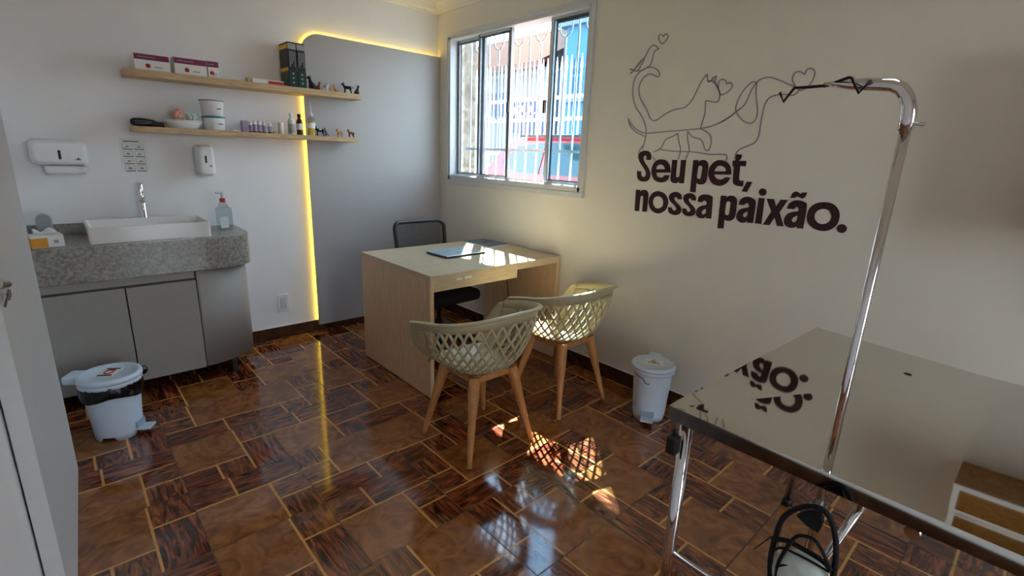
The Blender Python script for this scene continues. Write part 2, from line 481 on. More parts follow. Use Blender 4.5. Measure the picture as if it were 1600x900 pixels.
# flat casing on the wall
mb.bb(-.016, 0, fy0-.03, fy1+.012, fz0-.035, fz0+.0).bb(-.016, 0, fy0-.03, fy1+.012, fz1, fz1+.03).bb(-.016, 0, fy0-.03, fy0, fz0, fz1).bb(-.016, 0, fy1, fy1+.012, fz0, fz1)
mb.bb(-.005, .1, fy0+.02, fy1-.035, fz0+fw, fz0+fw+.006).bb(.045, .049, fy0+.02, fy1-.035, fz0+fw, fz0+fw+.014)
mb.build('window_frame', w, bevel=.002)
def sash(y0, y1, x, stile0=.02, stile1=.02, m0=M_aludark, glass=True):
    z0, z1 = fz0+fw+.004, fz1-.022
    mb = mk(m0)
    mb.bb(x-.012, x+.012, y0, y0+stile0, z0, z1).bb(x-.012, x+.012, y1-stile1, y1, z0, z1)
    mb.m(M_alu).bb(x-.012, x+.012, y0+stile0, y1-stile1, z0, z0+.022).bb(x-.012, x+.012, y0+stile0, y1-stile1, z1-.016, z1)
    mb.m(M_gasket)
    gy0, gy1, gz0, gz1 = y0+stile0, y1-stile1, z0+.022, z1-.016
    for a in (-1, 1):
        xx = x+a*.0125
        mb.bb(xx-.001, xx+.001, gy0, gy0+.005, gz0, gz1).bb(xx-.001, xx+.001, gy1-.005, gy1, gz0, gz1).bb(xx-.001, xx+.001, gy0, gy1, gz0, gz0+.004).bb(xx-.001, xx+.001, gy0, gy1, gz1-.006, gz1)
    s_ = mb.build('window_sash', w)
    mk(M_glass).bb(x-.002, x+.002, gy0, gy1, gz0, gz1).build('window_pane', s_)
    return s_
sash(-.555, -.20, .072)            # fixed leaf, far end
sash(-.905, -.525, .032)            # sliding leaf pushed half open
sash(-1.315, -1.235, .032, .03, .012) if False else None
sA = sash(-1.637, -1.255, .072, .02, .035)
sB = sash(-1.637, -1.29, .032, .02, .03, M_alu)
mb = mk(M_black)
mb.bb(.002, .02, -.905, -.889, 1.72, 1.80, bev=.004).build('window_latch', w)
mk(M_chrome).bb(.002, .02, -1.287, -1.262, 1.70, 1.79, bev=.004).build('window_latch', w)

# iron grille outside
g_ = thing('window_grille', 'white painted iron security grille outside the sliding window', 'grille', (.15, -.9, 1.2))
def gl(y, z): return (0, y+.9, z-1.2)
mb = mk(M_whitepaint)
for z in (1.16, 1.455, 2.38):
    mb = mk(M_whitepaint).bb(-.008, .008, WY0+.9-.05, WY1+.9+.05, z-1.2-.01, z-1.2+.01); mb.build('rail', g_)
k = 0
y = -.27
while y > -1.7:
    mb = mk(M_whitepaint)
    if k % 2 == 1:
        mb.tube([gl(y, 1.16), gl(y, 2.20)], .0075, 8)
        arc = [gl(y-.055*math.cos(a), 2.255-.055*math.sin(a)) for a in [PI*q/10 for q in range(11)]]
        mb.tube([gl(y-.055, 2.38)]+arc+[gl(y+.055, 2.38)], .006, 8)
    else:
        mb.tube([gl(y, 1.16), gl(y, 2.38)], .0075, 8)
    mb.build('bar', g_)
    y -= .1155; k += 1

# ------------------------------------------------------------------ grey back panel with LED
p = thing('backlit_wall_panel', 'tall grey laminate panel with rounded top corner standing off the back wall', 'wall panel', (-.58, -.02, .06))
px0, px1, pz0, pz1 = -1.152, -.004, .058, 2.185
r = .13; poly = [(px1, pz0), (px1, pz1)]
for k in range(13):
    a = PI/2+PI/2*k/12; poly.append((px0+r+r*math.cos(a), pz1-r+r*math.sin(a)))
poly.append((px0, pz0))
mk(M_panel).prism([(a+.58, b-.06) for a, b in poly], 'y', -.022, -.002).build('panel_board', p, bevel=.001)
# spacer battens and LED strip set in from the edge
mk(M_cabin).bb(-.3, -.26, .0, .02, .05, 2.0).bb(.3, .34, 0, .02, .05, 2.0).build('batten', p)
led = []
path = [(px0+.014, pz0+.02), (px0+.014, pz1-r)]
for k in range(9):
    a = PI-PI/2*k/8; path.append((px0+r+(r-.014)*math.cos(a), pz1-r+(r-.014)*math.sin(a)))
path.append((px1-.02, pz1-.014))
mb = mk(M_led)
pp = [Vector((a+.58, .008, b-.06)) for a, b in path]
mb.ribbon(pp, [Vector((0, 1, 0))]*len(pp), .008, .012)
lo = mb.build('led_strip', p); lo['label'] = 'glowing warm yellow strip behind the edge'

# ------------------------------------------------------------------ shelves
def shelf(x0, x1, z0, z1, label, y0=-.2):
    r = .05
    poly = [(x1, 0), (x0, 0)]
    poly = [(x0, 0)]
    for k in range(7):
        a = PI+PI/2*k/6; poly.append((x0+r+r*math.cos(a), y0+r+r*math.sin(a)))
    poly += [(x1, y0), (x1, 0)]
    o = mk(M_oak).prism([(a, b+0) for a, b in poly], 'z', z0, z1).build('wall_shelf', bevel=.0015)
    # keep clear of the panel where it crosses it
    return tag(o, label, 'shelf', 'oak wall shelves')
def shelf2(x0, x1, z0, z1, label):
    r = .05; y0 = -.2
    poly = [(x0, 0)]
    for k in range(7):
        a = PI+PI/2*k/6; poly.append((x0+r+r*math.cos(a), y0+r+r*math.sin(a)))
    poly += [(x1, y0), (x1, -.043), (px0-.002, -.043), (px0-.002, 0)]
    o = mk(M_oak).prism(poly, 'z', z0, z1).build('wall_shelf', bevel=.0015)
    return tag(o, label, 'shelf', 'oak wall shelves')
S1, S2 = 1.802, 1.497
shelf2(-2.175, -.80, 1.764, S1, 'upper long light oak wall shelf carrying books, boxes and small dog figures')
shelf2(-2.175, -.83, 1.466, S2, 'lower long light oak wall shelf carrying bottles, basket and white tub')

def carton(name, x0, x1, z, h, y0, y1, label, group, split=None, dot=None):
    t = thing(name, label, 'box', ((x0+x1)/2, (y0+y1)/2, z), 0, group)
    hx = (x1-x0)/2; hy = (y1-y0)/2
    mk(M_paper).bb(-hx, hx, -hy, hy, 0, h, bev=.0015).build('box_body', t)
    mb = mk(M_purple).bb(-hx+.001, hx-.001, -hy-.0012, -hy, h*.62, h*.95)
    mb.build('colour_band', t)
    mb = mk(M_red).lathe([(.012, 0), (.012, .0012), (0, .0012)], (-hx*.25, -hy, h*.28), 12, M=Matrix.Rotation(PI/2, 3, 'X'))
    mb.build('round_mark', t); mb = mk(M_greyprint).bb(hx*.1, hx*.55, -hy-.001, -hy, h*.2, h*.26); mb.build('print', t); mb = mk(M_greyprint).bb(-hx*.8, hx*.2, -hy-.0018, -hy-.001, h*.76, h*.80)
    mb.build('print', t)
    return t
g = 'white glove cartons on the upper shelf'
carton('glove_carton', -2.125, -1.96, S1, .088, -.175, -.07, 'white carton with wine band, first from the left end of upper shelf', g)
carton('glove_carton', -1.938, -1.772, S1, .094, -.175, -.07, 'white carton with wine band, middle of the three on upper shelf', g)
carton('glove_carton', -1.768, -1.708, S1, .096, -.175, -.07, 'narrow white carton end with wine band, right of the three cartons', g)
t = thing('flat_box', 'flat white box with red end lying beside the tall books', 'box', (-1.43, -.13, S1))
mk(M_paper).bb(-.09, .105, -.035, .035, 0, .028, bev=.001).build('box_body', t)
mk(M_red).bb(.005, .104, -.0362, -.035, .002, .022).build('print', t)
mk(M_oak).bb(-.115, -.092, -.03, .03, 0, .03, bev=.002).build('box_end', t)
def book(x0, x1, label):
    t = thing('book', label, 'book', ((x0+x1)/2, -.105, S1), 0, 'thick black and green books on the upper shelf')
    hx = (x1-x0)/2; h = .275; d = .085
    mk(M_black).bb(-hx, hx, -d, d-.01, 0, h, bev=.003).build('cover', t)
    mb = mk(M_green).bb(-hx+.001, hx-.001, -d-.001, -d, .002, h*.38).bb(-hx-.001, -hx, -d+.005, d-.015, .002, h*.36)
    mb.m(M_yellow).bb(-hx-.0015, -hx, -d+.004, d-.015, h*.86, h*.95).bb(-hx-.0015, -hx, -d+.004, d-.015, h*.36, h*.44)
    mb.m(M_greyprint).bb(-hx+.002, hx-.002, -d-.0012, -d, h*.84, h*.97)
    for q in range(4):
        xx = -hx*.6+q*hx*.38
        mb.bb(xx, xx+.004, -d-.0016, -d, h*(.45+.06*((q*7) % 3)), h*.80)
    for q in range(3): mb.bb(-.006, .006, -d-.002, -d-.001, h*(.08+.1*q), h*(.08+.1*q)+.010)
    mb.build('print', t)
    mk(M_paper).bb(-hx+.004, hx-.004, -d+.006, d-.012, h, h+.001).build('page_block', t)
book(-1.298, -1.243, 'left one of two thick black books with dark green lower spine')
book(-1.240, -1.186, 'right one of two thick black books, next to the grey panel edge')

def dog(x, z, h_, c, label, pose='stand', rz=0., y=-.15, c2=None):
    """small figurine: one moulded body"""
    t = thing('dog_figurine', label, 'figurine', (x, y, z), rz, 'small dog figures on the shelves')
    s = h = h_*1.12
    mb = mk(c)
    if pose == 'sit':
        sp = [(-.22*s, 0, .16*s), (-.05*s, 0, .30*s), (.10*s, 0, .52*s), (.14*s, 0, .72*s), (.17*s, 0, .84*s)]
        mb.tube(catm3(sp), [x_*s for x_ in lerps([.17, .20, .15, .10, .12], len(catm3(sp)))], 10)
        mb.ball((.20*s, 0, .86*s), .125*s).tube([(.24*s, 0, .86*s), (.38*s, 0, .81*s)], [.08*s, .05*s], 8)
        for yy in (-1, 1):
            mb.tube([(.12*s, yy*.08*s, .5*s), (.17*s, yy*.08*s, .2*s), (.17*s, yy*.08*s, 0)], [.07*s, .05*s, .05*s], 8)
            mb.tube([(-.15*s, yy*.12*s, .15*s), (.05*s, yy*.14*s, .06*s), (.10*s, yy*.14*s, .02*s)], [.11*s, .06*s, .04*s], 8)
            mb.tube([(.16*s, yy*.08*s, .93*s), (.13*s, yy*.11*s, 1.0*s)], [.04*s, .012*s], 6)
        mb.tube([(-.25*s, 0, .12*s), (-.42*s, 0, .05*s)], [.05*s, .025*s], 6)
    else:
        sp = [(-.36*s, 0, .58*s), (-.1*s, 0, .55*s), (.2*s, 0, .58*s), (.34*s, 0, .72*s), (.38*s, 0, .84*s)]
        mb.tube(catm3(sp), [x_*s for x_ in lerps([.13, .14, .17, .10, .10], len(catm3(sp)))], 10)
        mb.ball((.42*s, 0, .87*s), .12*s).tube([(.46*s, 0, .87*s), (.62*s, 0, .81*s)], [.08*s, .045*s], 8)
        for yy in (-1, 1):
            mb.tube([(.24*s, yy*.09*s, .5*s), (.25*s, yy*.09*s, .22*s), (.26*s, yy*.09*s, 0)], [.075*s, .045*s, .045*s], 8)
            mb.tube([(-.33*s, yy*.09*s, .52*s), (-.26*s, yy*.09*s, .3*s), (-.38*s, yy*.09*s, .18*s), (-.34*s, yy*.09*s, 0)], [.11*s, .06*s, .04*s, .045*s], 8)
            mb.tube([(.38*s, yy*.07*s, .94*s), (.36*s, yy*.1*s, 1.02*s)], [.04*s, .012*s], 6)
        mb.tube([(-.46*s, 0, .62*s), (-.62*s, 0, .48*s)], [.035*s, .02*s], 6)
    mb.build('body', t)
    if c2:
        if pose == 'sit': mk(c2).ball((.19*s, 0, .5*s), .11*s, .7, 1.15, 1.6).build('chest_patch', t)
        else: mk(c2).ball((-.05*s, 0, .6*s), .17*s, 1.5, .9, .72).build('back_patch', t)
def catm3(P, step=4):
    out = []; n = len(P)
    for i in range(n-1):
        p0 = P[max(0, i-1)]; p1 = P[i]; p2 = P[i+1]; p3 = P[min(n-1, i+2)]
        for k in range(step):
            t = k/step
            out.append(Vector([.5*((2*p1[j])+(-p0[j]+p2[j])*t+(2*p0[j]-5*p1[j]+4*p2[j]-p3[j])*t*t+(-p0[j]+3*p1[j]-3*p2[j]+p3[j])*t**3) for j in range(3)]))
    out.append(Vector(P[-1])); return out
def lerps(vals, n):
    out = []
    for i in range(n):
        t = i/(n-1)*(len(vals)-1); k = min(int(t), len(vals)-2); out.append(vals[k]+(vals[k+1]-vals[k])*(t-k))
    return out
dog(-1.135, S1, .078, M_black, 'tallest black dog figure, leftmost on the upper shelf', 'sit', PI)
dog(-1.098, S1, .050, M_browndog, 'brown dog figure sitting close beside the tall black one', 'sit', -.6, -.16)
dog(-1.040, S1, .050, M_paper, 'white and grey standing dog figure on the upper shelf', 'stand', -1.0, -.15, M_greyprint)
dog(-.968, S1, .046, M_tan, 'tan sitting dog figure in the middle of the upper shelf group', 'sit', 2.6)
dog(-.880, S1, .066, M_black, 'thin black standing dog figure, second from upper shelf right end', 'stand', 2.4)
dog(-.808, S1, .060, M_black, 'black dog figure with white chest at the upper shelf right end', 'sit', .3, -.15, M_paper)
dog(-1.10, S2, .062, M_black, 'black and white dog figure beside the yellow oil bottle', 'stand', 2.6, -.15, M_paper)
dog(-1.055, S2, .056, M_greyprint, 'grey sitting dog figure next to the black and white one', 'sit', 2.2, -.16, M_black)
dog(-.955, S2, .050, M_tan, 'tan and white dog figure in the middle of the lower shelf', 'stand', PI+.3, -.15, M_black)
dog(-.868, S2, .052, M_browndog, 'black and rust coloured dog figure at the lower shelf right end', 'stand', PI+.2, -.15, M_black)

# lower shelf things
t = thing('clipper_case', 'black zipped oval case lying at the left end of lower shelf', 'case', (-2.105, -.13, S2))
mb = mk(M_black)
mb.tube([(-.075, 0, .024), (-.06, 0, .024), (-.02, 0, .024), (.03, 0, .021), (.055, 0, .017), (.085, 0, .015)], [.012, .022, .024, .02, .014, .014], 12)
mb.build('case_body', t)
mk(M_greyprint).tube([(-.055, -.021, .03), (0, -.0235, .031), (.025, -.020, .028), (0, -.0235, .018), (-.055, -.021, .018)], .0012, 6, True).build('zip_line', t)

t = thing('wicker_basket', 'oval white basket of small packets on the lower shelf', 'basket', (-1.918, -.12, S2))
mb = mk(M_whiteplast)
mb.lathe([(.072, 0), (.082, .012), (.095, .03), (.1, .044), (.096, .044), (.088, .028), (.076, .010), (0, .006)], (0, 0, 0), 28, 1, .62)
mb.tube([(.1*math.cos(a), .062*math.sin(a), .046) for a in [2*PI*k/28 for k in range(28)]], .004, 8, True)
mb.build('basket_body', t)
for i, (dx, dy, dz, m_, sx, sz, lab) in enumerate([(-.045, 0, .045, M_pinkpack, .03, .048, 'crumpled pink and brown wrapped packet standing in the basket'), (.045, 0, .042, M_minty, .034, .034, 'clear crinkled packet with green print in the basket')]):
    q = bmesh.new(); bmesh.ops.create_icosphere(q, subdivisions=3, radius=1)
    rr = random.Random(i)
    for v in q.verts:
        f = 1+rr.uniform(-.16, .16); v.co = Vector((v.co.x*sx*f, v.co.y*.026*f, v.co.z*sz*f))
    b_ = MB(); b_.bm.free(); b_.bm = q; b_.m(m_)
    o = b_.build('packet'); o.location = (-1.905+dx*.8, -.12+dy, S2+dz+.02)
    tag(o, lab, 'packet', 'packets in the basket')
t = thing('plastic_tub', 'white round tub stacked on top of another, with teal rim between', 'tub', (-1.755, -.115, S2+.083), 0, 'stacked white tubs')
mb = mk(M_whiteplast).lathe([(.053, 0), (.058, .004), (.064, .088), (.064, .09), (0, .09)], (0, 0, 0), 28); mb.build('tub_body', t)
mk(M_greyprint).lathe([(.067, .088), (.068, .096), (0, .097)], (0, 0, 0), 28).build('lid', t)
mk(M_black2).bb(.012, .036, -.0625, -.0600, .042, .047).build('print', t)
t = thing('plastic_tub', 'lower white round tub standing on the lower shelf', 'tub', (-1.755, -.115, S2), 0, 'stacked white tubs')
mk(M_whiteplast).lathe([(.056, 0), (.060, .004), (.062, .072), (.062, .074), (0, .074)], (0, 0, 0), 28).build('tub_body', t)
mk(M_teal).lathe([(.065, .073), (.066, .080), (0, .082)], (0, 0, 0), 28).build('lid', t)
mk(M_black2).bb(.012, .036, -.0608, -.0585, .036, .041).build('print', t)
t = thing('paper_slip', 'small folded cream paper slip lying on the lower shelf', 'paper', (-1.635, -.13, S2))
mk(M_paper).prism([(-.03, 0), (.02, 0), (.0, .012), (-.02, .013)], 'y', -.03, .02).build('sheet', t)
def vial(x, h, r, lab, mcol, y=-.13):
    t = thing('medicine_vial', lab, 'vial', (x, y, S2), 0, 'small labelled vials on the lower shelf')
    mk(M_whiteplast).lathe([(r, 0), (r, h*.78), (r*.6, h*.86), (r*.6, h*.9)], (0, 0, 0), 16).build('vial_body', t)
    mk(mcol).lathe([(r*1.03, h*.02), (r*1.03, h*.16)], (0, 0, 0), 16, caps=False).build('lower_band', t)
    mk(M_lav).lathe([(r*1.02, h*.2), (r*1.02, h*.7)], (0, 0, 0), 16, caps=False).build('label_sleeve', t)
    mk(M_whiteplast).lathe([(r*.75, h*.88), (r*.75, h), (0, h)], (0, 0, 0), 16).build('cap', t)
mk(M_lav).bb(-1.602, -1.566, -.16, -.11, S2, S2+.07, bev=.002).build('lavender_box')
tag(bpy.data.objects['lavender_box'], 'small lavender carton left of the row of vials', 'box')
for i, (x, h, c, lab) in enumerate([(-1.548, .066, M_purple, 'first'), (-1.521, .074, M_purple, 'second'), (-1.493, .074, M_purple, 'third'), (-1.464, .070, M_red, 'fourth'), (-1.428, .064, M_black2, 'last')]):
    vial(x, h, .0125, lab+' small white vial from the left in the row on lower shelf', c)
t = thing('small_block', 'low brown cork piece right of the vials', 'cork', (-1.395, -.13, S2))
mk(M_oak).bb(-.012, .012, -.01, .01, 0, .014, bev=.003).build('cork_body', t)
o = mk(M_paper).lathe([(.019, 0), (.019, .072), (.017, .075), (0, .075)], (0, 0, 0), 18).build('white_container'); o.location = (-1.358, -.13, S2)
tag(o, 'plain white cylindrical container standing between the vials and bottles', 'container')
t = thing('pump_bottle', 'clear bottle with white cap left of the amber bottle', 'bottle', (-1.287, -.13, S2))
mk(M_minty).lathe([(.022, 0), (.023, .004), (.023, .085), (.018, .10), (.009, .108), (.009, .118)], (0, 0, 0), 20).build('bottle_body', t)
mk(M_whiteplast).lathe([(.0105, .116), (.0105, .138), (.006, .142), (0, .142)], (0, 0, 0), 16).build('cap', t)
mk(M_greyprint).lathe([(.0235, .01), (.0235, .07)], (0, 0, 0), 20, caps=False).build('label_sleeve', t)
t = thing('amber_bottle', 'brown amber bottle with white label beside the glowing strip', 'bottle', (-1.232, -.13, S2))
mk(M_amber).lathe([(.02, 0), (.021, .004), (.021, .085), (.016, .10), (.009, .11), (.009, .12)], (0, 0, 0), 20).build('bottle_body', t)
mk(M_black).lathe([(.012, .118), (.012, .138), (0, .139)], (0, 0, 0), 16).build('cap', t)
mk(M_paper).lathe([(.0218, .035), (.0218, .075)], (0, 0, 0), 20, caps=False).build('label_sleeve', t)
t = thing('oil_bottle', 'squeeze bottle of yellow liquid with long white nozzle', 'bottle', (-1.15, -.13, S2))
mk(M_oil).lathe([(.027, 0), (.029, .004), (.024, .045), (.026, .08), (.027, .098)], (0, 0, 0), 22, 1, .7).build('liquid', t)
mk(M_clear).lathe([(.0305, .0), (.0305, .002), (.0255, .045), (.028, .098), (.024, .118), (.013, .13)], (0, 0, 0), 22, 1, .7, caps=False).build('bottle_body', t)
mk(M_whiteplast).lathe([(.014, .13), (.014, .145), (.006, .152), (.0035, .2), (.002, .228), (0, .229)], (0, 0, 0), 16).build('nozzle', t)
mk(M_paper).lathe([(.0275, .05), (.0292, .085)], (0, 0, 0), 22, 1, .72, caps=False).build('label_sleeve', t)

# ------------------------------------------------------------------ dispensers, sign
t = thing('paper_towel_dispenser', 'white rounded paper towel dispenser on the wall left of the sign', 'dispenser', (-2.505, 0, 1.27))
mb = mk(M_whiteplast)
def disp_body(mb, x0, x1, z0, z1, d, r, n=6):
    # rounded box, front face smaller than back: loft of rounded rectangles along -y
    lay = [(0, 0), (-d*.55, 0), (-d*.85, .006), (-d*.97, .014), (-d, .026)]
    rings = []
    for y, ins in lay:
        pts = rrect(x0+ins, x1-ins, z0+ins, z1-ins, max(.004, r-ins*.5), n)
        rings.append([mb.bm.verts.new((a, y, b)) for a, b in pts])
    for A, B in zip(rings, rings[1:]):
        k = len(A)
        for j in range(k):
            f = mb.bm.faces.new((A[j], A[(j+1) % k], B[(j+1) % k], B[j])); f.material_index = mb.cur; f.smooth = True
    for q in (rings[0], rings[-1]): 
        f = mb.bm.faces.new(q); f.material_index = mb.cur
disp_body(mb, -.125, .118, 0, .14, .125, .035)
mb.build('cover', t)
mk(M_black).bb(-.01, .002, -.127, -.124, .035, .082, bev=.001).build('level_window', t)
mb = mk(M_black2).bb(.055, .082, -.1262, -.1245, .032, .035).prism([(.062, .036), (.078, .036), (.07, .046)], 'y', -.1262, -.1245)
mb.build('logo', t)
mk(M_clear if False else M_whiteplast).bb(-.075, .1, -.1, -.01, -.045, .0, bev=.012).build('outlet_tray', t)
mk(M_paper).tube([(.098, -.11, -.02), (.098, -.02, -.02)], .018, 14).build('paper_roll_end', t)

t = thing('soap_dispenser', 'white upright soap dispenser mounted right of the pictogram sign', 'dispenser', (-1.815, 0, 1.213))
mb = mk(M_whiteplast); disp_body(mb, -.052, .05, 0, .195, .115, .03); mb.build('cover', t)
mk(M_black).bb(-.012, -.001, -.117, -.114, .085, .128, bev=.001).build('level_window', t)
mk(M_black2).bb(.008, .026, -.1162, -.1145, .062, .065).prism([(.012, .066), (.024, .066), (.018, .073)], 'y', -.1162, -.1145).build('logo', t)

t = thing('pictogram_sign', 'white wall sign with eight small hand washing pictures', 'sign', (-2.172, 0, 1.335))
mk(M_paper).bb(-.064, .066, -.004, 0, -.09, .095, bev=.001).build('sign_board', t)
mb = mk(M_black2)
mb.bb(-.045, .03, -.0048, -.004, .074, .079)
rr = random.Random(3)
for i in range(2):
    for j in range(4):
        cx = -.028+i*.056; cz = .046-j*.042
        mb.bb(cx-.023, cx+.023, -.0055, -.004, cz-.0165, cz-.0125)
        mb.bb(cx-.0235, cx-.0225, -.0045, -.004, cz-.0165, cz+.016).bb(cx+.0225, cx+.0235, -.0045, -.004, cz-.0165, cz+.016).bb(cx-.0235, cx+.0235, -.0045, -.004, cz+.015, cz+.016)
mb.build('printed_frame', t)
for i in range(2):
    for j in range(4):
        mb = mk(M_greyprint)
        cx = -.028+i*.056; cz = .048-j*.042
        a = rr.uniform(-.5, .5)
        mb.tube([(cx-.01, -.0048, cz-.006), (cx-.002, -.0048, cz+.004+a*.006), (cx+.006, -.0048, cz+.001), (cx+.011, -.0048, cz-.004)], .0022, 6)
        mb.ball((cx+.004*a, -.0045, cz-.003), .0045, 1, .2, 1, 8)
        mb.build('pictogram', t)

t = thing('wall_socket', 'white wall socket plate low on the wall beside the cabinet', 'socket', (-1.40, 0, .275))
mk(M_whiteplast).bb(-.04, .04, -.010, 0, -.066, .066, bev=.002).build('plate', t)
mk(M_alu).bb(-.022, .022, -.012, -.008, -.045, .045, bev=.003).build('socket_insert', t)

# ------------------------------------------------------------------ washbasin counter and cabinet
CX0, CX1, CY = -2.70, -1.672, -.505
def bow(x0, x1, y0, yb, r):
    """plan outline with swept right front corner"""
    pts = [(x0, 0), (x0, y0)]
    xs = x1-r
    for k in range(11):
        a = -PI/2+PI/2*k/10
        pts.append((xs+r*math.cos(a), y0+r*.45+r*.45*math.sin(a)))
    pts.append((x1, 0)); return pts
t = thing('stone_countertop', 'thick grey speckled granite countertop with deep front apron', 'countertop', (-2.2, -.25, .70))
pl = [(CX0+2.2, .25), (CX0+2.2, CY+.25)]+[(x+2.2, y+.25) for x, y in catmull([(-2.03, -.505), (-1.93, -.505), (-1.84, -.495), (-1.76, -.465), (-1.70, -.405), (-1.684, -.30), (-1.68, -.15), (-1.68, 0)], False, 4)]
mk(M_granite).prism(pl, 'z', 0, .185).build('slab', t, bevel=.002)
mk(M_granite).bb(CX0+2.2, -1.93+2.2, .23, .25, .185, .245, bev=.001).build('backsplash', t)

cab = thing('vanity_cabinet', 'greige wall cabinet with two doors and a curved end under the granite', 'cabinet', (-2.2, -.25, .10))
mb = mk(M_cabin)
mb.prism([(x+2.2, y+.25) for x, y in [(-2.70, -.002), (-2.70, -.48), (-2.03, -.47), (-1.88, -.44), (-1.78, -.38), (-1.73, -.29), (-1.72, -.002)]], 'z', .0, .598)
mb.build('carcass', cab)
for x0, x1 in ((-2.684, -2.357), (-2.351, -2.026)):
    mk(M_cab).bb(x0+2.2, x1+2.2, -.255, -.232, 0, .545, bev=.0015).build('door', cab)
mk(M_cab).bb(-2.70+2.2, -2.026+2.2, -.238, -.231, .556, .598).build('top_rail', cab)
# curved end panel
mb = mk(M_cab)
cur = catmull([(-2.02, -.495), (-1.94, -.487), (-1.86, -.462), (-1.785, -.418), (-1.735, -.365), (-1.70, -.28), (-1.69, -.15), (-1.688, -.012)], False, 4)
inner = [(x-.0 if i == 0 else x-.014, y+.012 if i < len(cur)-1 else y) for i, (x, y) in enumerate(cur)]
A0 = [mb.bm.verts.new((x+2.2, y+.25, 0)) for x, y in cur]; A1 = [mb.bm.verts.new((x+2.2, y+.25, .598)) for x, y in cur]
I0 = [mb.bm.verts.new((x+2.2, y+.25, 0)) for x, y in inner]; I1 = [mb.bm.verts.new((x+2.2, y+.25, .598)) for x, y in inner]
for j in range(len(cur)-1):
    for q in ((A0[j], A0[j+1], A1[j+1], A1[j]), (I0[j+1], I0[j], I1[j], I1[j+1]), (A1[j], A1[j+1], I1[j+1], I1[j]), (A0[j+1], A0[j], I0[j], I0[j+1])):
        f = mb.bm.faces.new(q); f.smooth = (q[0] in A0 and q[-1] in A1)
mb.bm.faces.new((A0[0], A1[0], I1[0], I0[0]))
o = mb.build('curved_end_door', cab); o['label'] = 'curved end panel of the cabinet'
for x, y in ((-1.86, -.43), (-2.62, -.43), (-1.80, -.06), (-2.62, -.06)):
    mk(M_darkmetal).bb(x+2.2-.014, x+2.2+.014, y+.25-.014, y+.25+.014, -.10, 0, bev=.002).build('foot', cab)

# vessel sink
t = thing('vessel_sink', 'white rectangular ceramic basin standing on the granite counter', 'sink', (-2.185, -.285, .8855))
mb = MB(); mb.m(M_ceramic)
def loop(hx, hy, z, r=.015, oy=0): return [Vector((a, b+oy, z)) for a, b in rrect(-hx, hx, -hy, hy, r, 3)]
lay = [loop(.278, .172, 0.0005), loop(.280, .176, .086), loop(.270, .166, .088), loop(.258, .158, .045), loop(.2, .11, .02), loop(.03, .03, .016)]
rings = [[mb.bm.verts.new(p) for p in l] for l in lay]
for A, B in zip(rings, rings[1:]):
    k = len(A)
    for j in range(k): mb.bm.faces.new((A[j], A[(j+1) % k], B[(j+1) % k], B[j]))
mb.bm.faces.new(rings[0]); mb.bm.faces.new(rings[-1])
mb.build('basin', t)
mk(M_chrome).lathe([(.022, .017), (.022, .020), (0, .020)], (0, 0, 0), 16).build('drain', t)
t = thing('basin_faucet', 'tall chrome single post tap behind the basin', 'faucet', (-2.176, -.065, .885))
mb = mk(M_chrome).lathe([(.024, 0), (.024, .005), (.018, .008), (.018, .235), (.018, .29), (.016, .292), (0, .292)], (0, 0, 0), 20)
mb.build('post', t)
mk(M_chrome).tube([(0, -.01, .205), (-.006, -.06, .20), (-.010, -.115, .19)], [.014, .014, .013], 14).build('spout', t)
mk(M_chrome).bb(-.005, .005, -.03, .006, .292, .298, bev=.002).build('handle', t)

t = thing('alcohol_bottle', 'clear square pump bottle with red collar on the counter', 'bottle', (-1.783, -.24, .885))
mk(M_clear).bb(-.042, .042, -.03, .03, 0, .145, bev=.008).build('bottle_body', t)
mk(M_minty).bb(-.030, .015, -.0312, -.0302, .02, .09).build('paper_label', t)
mk(M_clear).lathe([(.034, .145), (.022, .17), (.015, .182)], (0, 0, 0), 18, caps=False).build('shoulder', t)
mk(M_red).lathe([(.016, .178), (.016, .202), (0, .202)], (0, 0, 0), 16).build('collar', t)
mk(M_minty).lathe([(.008, .202), (.007, .225), (.012, .228), (.012, .240), (0, .241)], (0, 0, 0), 14).tube([(0, 0, .235), (-.035, -.006, .238)], .006, 8).build('pump', t)

t = thing('tissue_box', 'small white and orange tissue carton at the counter left end', 'box', (-2.625, -.395, .885), .12)
mk(M_paper).bb(-.062, .062, -.05, .05, 0, .06, bev=.002).build('carton', t)
mk(M_orange).bb(-.0625, .0, -.0515, -.05, .002, .048).bb(-.0635, -.062, -.05, .03, .002, .05).build('print', t)
mk(M_greyprint).bb(.022, .040, -.0512, -.05, .02, .036).build('round_print', t)
q = MB().m(M_paper)
q.grid(lambda u, v: Vector((-.045+.09*u, -.02+.04*v, .062+.022*math.sin(u*9+v*3)*math.sin(v*PI)*.6+.012*math.sin(v*PI)+.006)), 14, 6)
q.build('tissue', t, solid=.001)
t = thing('sponge_holder', 'grey round topped holder standing behind the tissue carton', 'holder', (-2.622, -.24, .885))
pl = [(-.032, 0), (.032, 0)]+[(.032*math.cos(a), .11+.036*math.sin(a)) for a in [PI*k/10 for k in range(11)]]
mk(M_greyprint).prism(pl, 'y', -.012, .012).build('holder_body', t, bevel=.004)

